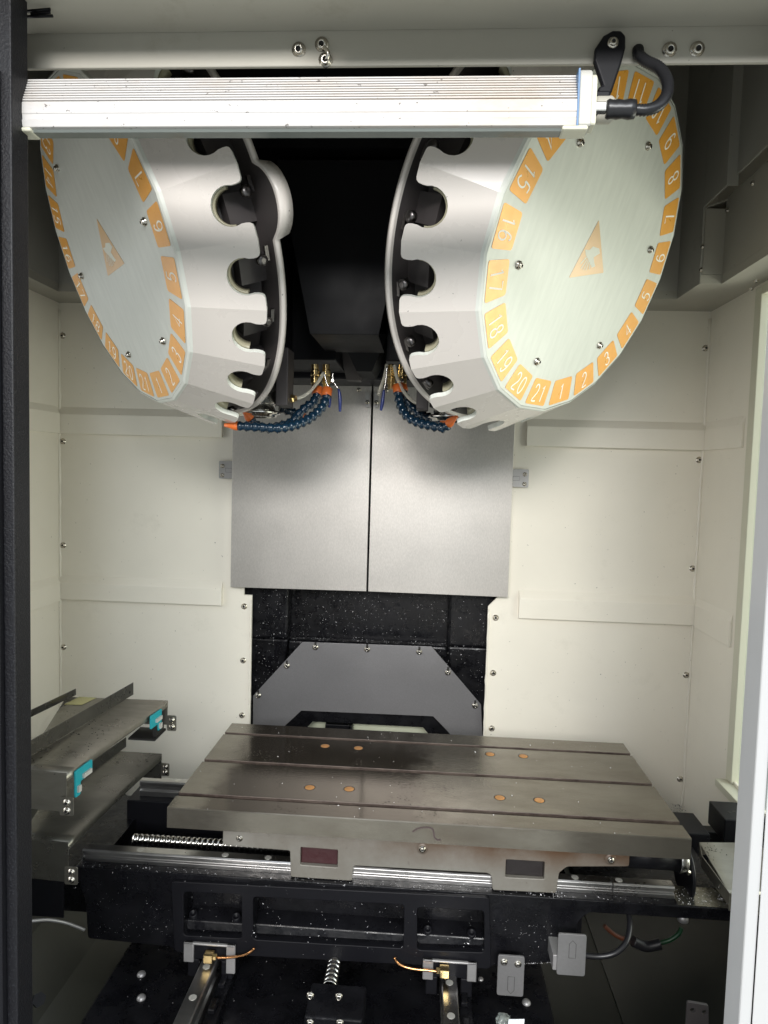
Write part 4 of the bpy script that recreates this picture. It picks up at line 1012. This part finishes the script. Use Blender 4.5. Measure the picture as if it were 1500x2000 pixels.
dog('sensor_plate', a_.x, c_.x, a_.z, c_.z, yd, (a_.z+.034, a_.z+.004), 'light grey metal plate with two screws hanging below the saddle', [(a_.x+.010, c_.z-.011), (c_.x-.011, c_.z-.013)])
yd2 = 1.08
a_, c_ = at(1087, 1903, Y=yd2), at(1146, 1827, Y=yd2)
d2 = dog('sensor_plate', a_.x, c_.x, a_.z, c_.z, yd2, (a_.z+.030, a_.z+.060), 'grey metal plate without screws right of the screwed one', [])
MB().box(a_.x-.006, a_.x+.03, yd2+.004, yd2+.05, a_.z+.004, a_.z+.03).build('arm', M['bracket'], d2, .001)
def cable(pts, r, mat, name, label):
    b = MB(); b.tube(smooth_path([at(x, y, Y=yy) for x, y, yy in pts], 8), r, 10); o = b.build(name, M[mat]); tag(o, label, 'cable')
cable([(1120,1862,1.11),(1165,1868,1.11),(1200,1862,1.11),(1222,1842,1.12),(1230,1812,1.14),(1228,1780,1.16)], .0048, 'cable', 'sensor_cable', 'thick black cable curving up from the grey plate')
cable([(1180,1808,1.30),(1200,1825,1.30),(1222,1835,1.30),(1245,1840,1.30)], .0042, 'redwire', 'sleeved_cable', 'orange sleeved cable in the dark below the right rail')
cable([(1285,1842,1.30),(1308,1836,1.30),(1325,1824,1.30),(1331,1812,1.30)], .0042, 'greenwire', 'sleeved_cable', 'green sleeved cable right of the orange one')
cable([(1236,1838,1.28),(1262,1848,1.28),(1290,1843,1.28)], .010, 'cable', 'cable_bundle', 'black cable bundle between the orange and green sleeves')
cable([(30,1802,1.02),(62,1799,1.03),(95,1797,1.05),(130,1803,1.07),(165,1816,1.09)], .0026, 'bracket', 'coolant_pipe', 'thin pale pipe arching over the left chip chute')
q = at(1334, 1792, Y=1.17); b = MB(); b.lathe([(.009, 0), (.009, .012)], 20, Matrix.Translation((q.x, 1.17, q.z-.006))); o = b.build('steel_pin', M['bracket']); tag(o, 'short grey steel pin under the right end of the saddle', 'pin')
# small slotted bracket bottom right, bolts on the bed, crumpled paper
t = empty('slotted_bracket', at(1360, 2000, Y=1.0), 'small dark bracket with two holes at the bottom right', 'bracket')
a_, c_ = at(1337, 2040, Y=1.02), at(1388, 1962, Y=1.02)
cut_plate('plate', round_poly([(a_.x, a_.z), (c_.x, a_.z), (c_.x-.004, c_.z), (a_.x, c_.z+.003)], .003, 3), [[(a_.x+.008+.004*math.cos(v), c_.z-.010+.004*math.sin(v)) for v in [PI*k/6 for k in range(12)]], [(a_.x+.026+.004*math.cos(v), c_.z-.012+.004*math.sin(v)) for v in [PI*k/6 for k in range(12)]]], .004, XZ(1.02), M['darkgrey'], t, .0005)
for i, (px, py, lab) in enumerate(((276,1904,'domed steel bolt on the bed left of the left lower rail'), (276,1950,'oily bolt nearest the lower left corner of the bed'), (1028,1959,'domed steel bolt beside the screwed grey plate'), (939,1913,'bright bolt just right of the right carriage'))):
    q = at(px, py, Z=-.9295); b = MB(); r = .0078 if i != 3 else .005
    b.lathe([(r, 0), (r*1.0, r*.15), (r*.85, r*.45), (r*.5, r*.7), (.0001, r*.78)], 20, Matrix.Translation(q), caps=False); o = b.build('bolt', M['bracket']); tag(o, lab, 'bolt', 'bolts on the bed')
q = at(70, 1955, Z=-.86)
b = MB(); b.lathe([(.006, 0), (.006, .010), (.0105, .011), (.0105, .018)], 6, facing(q, (.6, -.5, .6)), smooth=False); o = b.build('bolt', M['black']); tag(o, 'black bolt on the left chute beside the door post', 'bolt')
b = MB(); pq = at(996, 1992, Y=1.0)
for dx, dz, tilt in ((0, 0, .2),):
    gp = [(-.002, 0), (.022, .002), (.020, -.03), (-.004, -.035)]
    b.prism([Vector((pq.x+x, 1.0+z*.2, pq.z+z)) for x, z in gp], (0, .0012, 0))
o = b.build('paper_scrap', M['paper']); tag(o, 'white scrap of paper at the bottom edge of the picture', 'paper')
bag = bmesh.new(); bmesh.ops.create_icosphere(bag, subdivisions=4, radius=.012)
bc = at(985, 1996, Y=1.02)
for v in bag.verts:
    nz = noise.noise(v.co*90)+.6*noise.noise(v.co*220); v.co *= 1+.42*nz; v.co.z *= .8; v.co += bc
for f in bag.faces: f.smooth = True
me = bpy.data.meshes.new('plastic_wrap'); bag.to_mesh(me); bag.free(); me.materials.append(M['glass'])
o = link('plastic_wrap', me); tag(o, 'crumpled clear plastic wrap beside the paper scrap', 'plastic wrap')
# ------------------------------------------------------------------ swarf
def chips(name, samples, mat, smin, smax):
    vs, fs = [], []
    for p, nrm in samples:
        s = random.uniform(smin, smax)*(1.8 if random.random() < .07 else 1)
        u = Vector((random.gauss(0,1), random.gauss(0,1), random.gauss(0,1))); u = (u-nrm*u.dot(nrm)).normalized(); v = nrm.cross(u)
        l = random.uniform(.8, 3.0); k = len(vs); tl = random.uniform(-.6, .6)
        vs += [p-u*s*l*.5, p+v*s*.35+nrm*s*.3, p+u*s*l*.5+nrm*s*tl, p-v*s*.35+nrm*s*.6]; fs += [(k, k+1, k+2), (k, k+2, k+3), (k, k+3, k+1)]
    me = bpy.data.meshes.new(name); me.from_pydata([tuple(v) for v in vs], [], fs); me.materials.append(mat)
    o = link(name, me); return o
sm = []
def cluster(n, fx, fz, sx, sz, y, nrm=(0,-1,0)):
    for _ in range(n):
        px, py = random.gauss(fx, sx), random.gauss(fz, sz); sm.append((at(px, py, Y=y)-Vector((0, .0003, 0)), Vector(nrm)))
for a_ in ((260,240,1738,22,9),(90,190,1735,20,12)): cluster(a_[0]//2, a_[1], a_[2], a_[3], a_[4], SY-.0005)
def uni(n, x0, x1, y0, y1, y, edge=0):
    for _ in range(n):
        px, py = random.uniform(x0, x1), random.uniform(y0, y1)
        if noise.noise(Vector((px*.018, py*.03, 3))) < random.uniform(-.5, .25): continue
        sm.append((at(px, py, Y=y)-Vector((0, .0003, 0)), Vector((0, -1, 0))))
uni(3600, 190, 338, 1745, 1830, SY-.0005); uni(300, 170, 338, 1700, 1745, SY-.0005); uni(300, 190, 335, 1808, 1832, SY-.0005)
uni(3600, 965, 1080, 1795, 1882, SY-.0005); uni(350, 960, 1130, 1740, 1800, SY-.0005)
uni(240, 345, 950, 1716, 1880, SY-.0092)
for _ in range(200):
    px = random.uniform(150, 1300); py = 1697+(px-145)*.061+random.uniform(-3, 2)
    q = at(px, py, Y=SY+.003); sm.append((Vector((q.x, SY+random.uniform(0, .014), SZT+.0004)), Vector((0, 0, 1))))
for _ in range(160): sm.append((Vector((random.uniform(-.54, .24), random.uniform(.8, 1.3), -.9295)), Vector((0, 0, 1))))
tag(chips('metal_chips', sm, M['chip'], .0005, .0010), kind='stuff')
s2 = []
for _ in range(1300):
    x, z = random.uniform(-.48, .18), random.uniform(-.66, -.345)
    lim = 1.0 if x < -.1 else .55
    if random.random() > lim: continue
    y = 1.9145 if (x < -.385 or x > .075) else (1.959 if z > -.502 else 1.914)
    if x < -.385 or x > .075: y = 1.9045 if z > -.50 else 1.9145
    s2.append((Vector((x, y, z)), Vector((0, -1, 0))))
for _ in range(220): s2.append((Vector((random.uniform(-.385, .075), 1.93+random.uniform(-.012, .02), -.5015)), Vector((0, 0, 1))))
tag(chips('metal_chips', s2, M['chip'], .0005, .0012), kind='stuff')
s3 = []
for _ in range(60):
    s3.append((Vector((random.uniform(TX0+.01, TX1-.01), random.choice([random.uniform(1.19, 1.31), random.uniform(1.335, 1.455), random.uniform(1.13, 1.17), random.uniform(1.473, 1.52)]), TZ+.0003)), Vector((0, 0, 1))))
for _ in range(130): s3.append((Vector((random.uniform(.452, .56), random.uniform(1.132, 1.18), SZT+.0016)), Vector((0, 0, 1))))
tag(chips('table_chips', s3, M['chip'], .0006, .0016), kind='stuff')
s4 = []
for _ in range(260):
    f, g = random.random(), random.random(); p = FL.lerp(BL, f).lerp(FR.lerp(BR_, f)-Vector((.012, 0, .004)), g)
    s4.append((p+Vector((0, 0, .0006)), Vector((0, 0, 1))))
for _ in range(90):
    f, g = random.gauss(.9, .05), random.random(); f = min(.99, f); p = FL2.lerp(BL2, f).lerp(FR2.lerp(BR2, f)-Vector((.008, 0, 0)), g); s4.append((p+Vector((0, 0, .0006)), Vector((0, 0, 1))))
for _ in range(70):
    s4.append((Vector((.72+random.gauss(0, .008), 1.86-abs(random.gauss(0, .03)), -.9)), Vector((0, 0, 1))))
for _ in range(60):
    q = at(random.gauss(1325, 8), random.gauss(1588, 8), Y=YB-.001); s4.append((q, Vector((0, -1, 0))))
for _ in range(60):
    q = at(random.gauss(1385, 12), random.gauss(1665, 12), Z=zr+.0006); s4.append((q, Vector((0, 0, 1))))
tag(chips('dark_chips', s4, M['dark'], .0008, .002), kind='stuff')
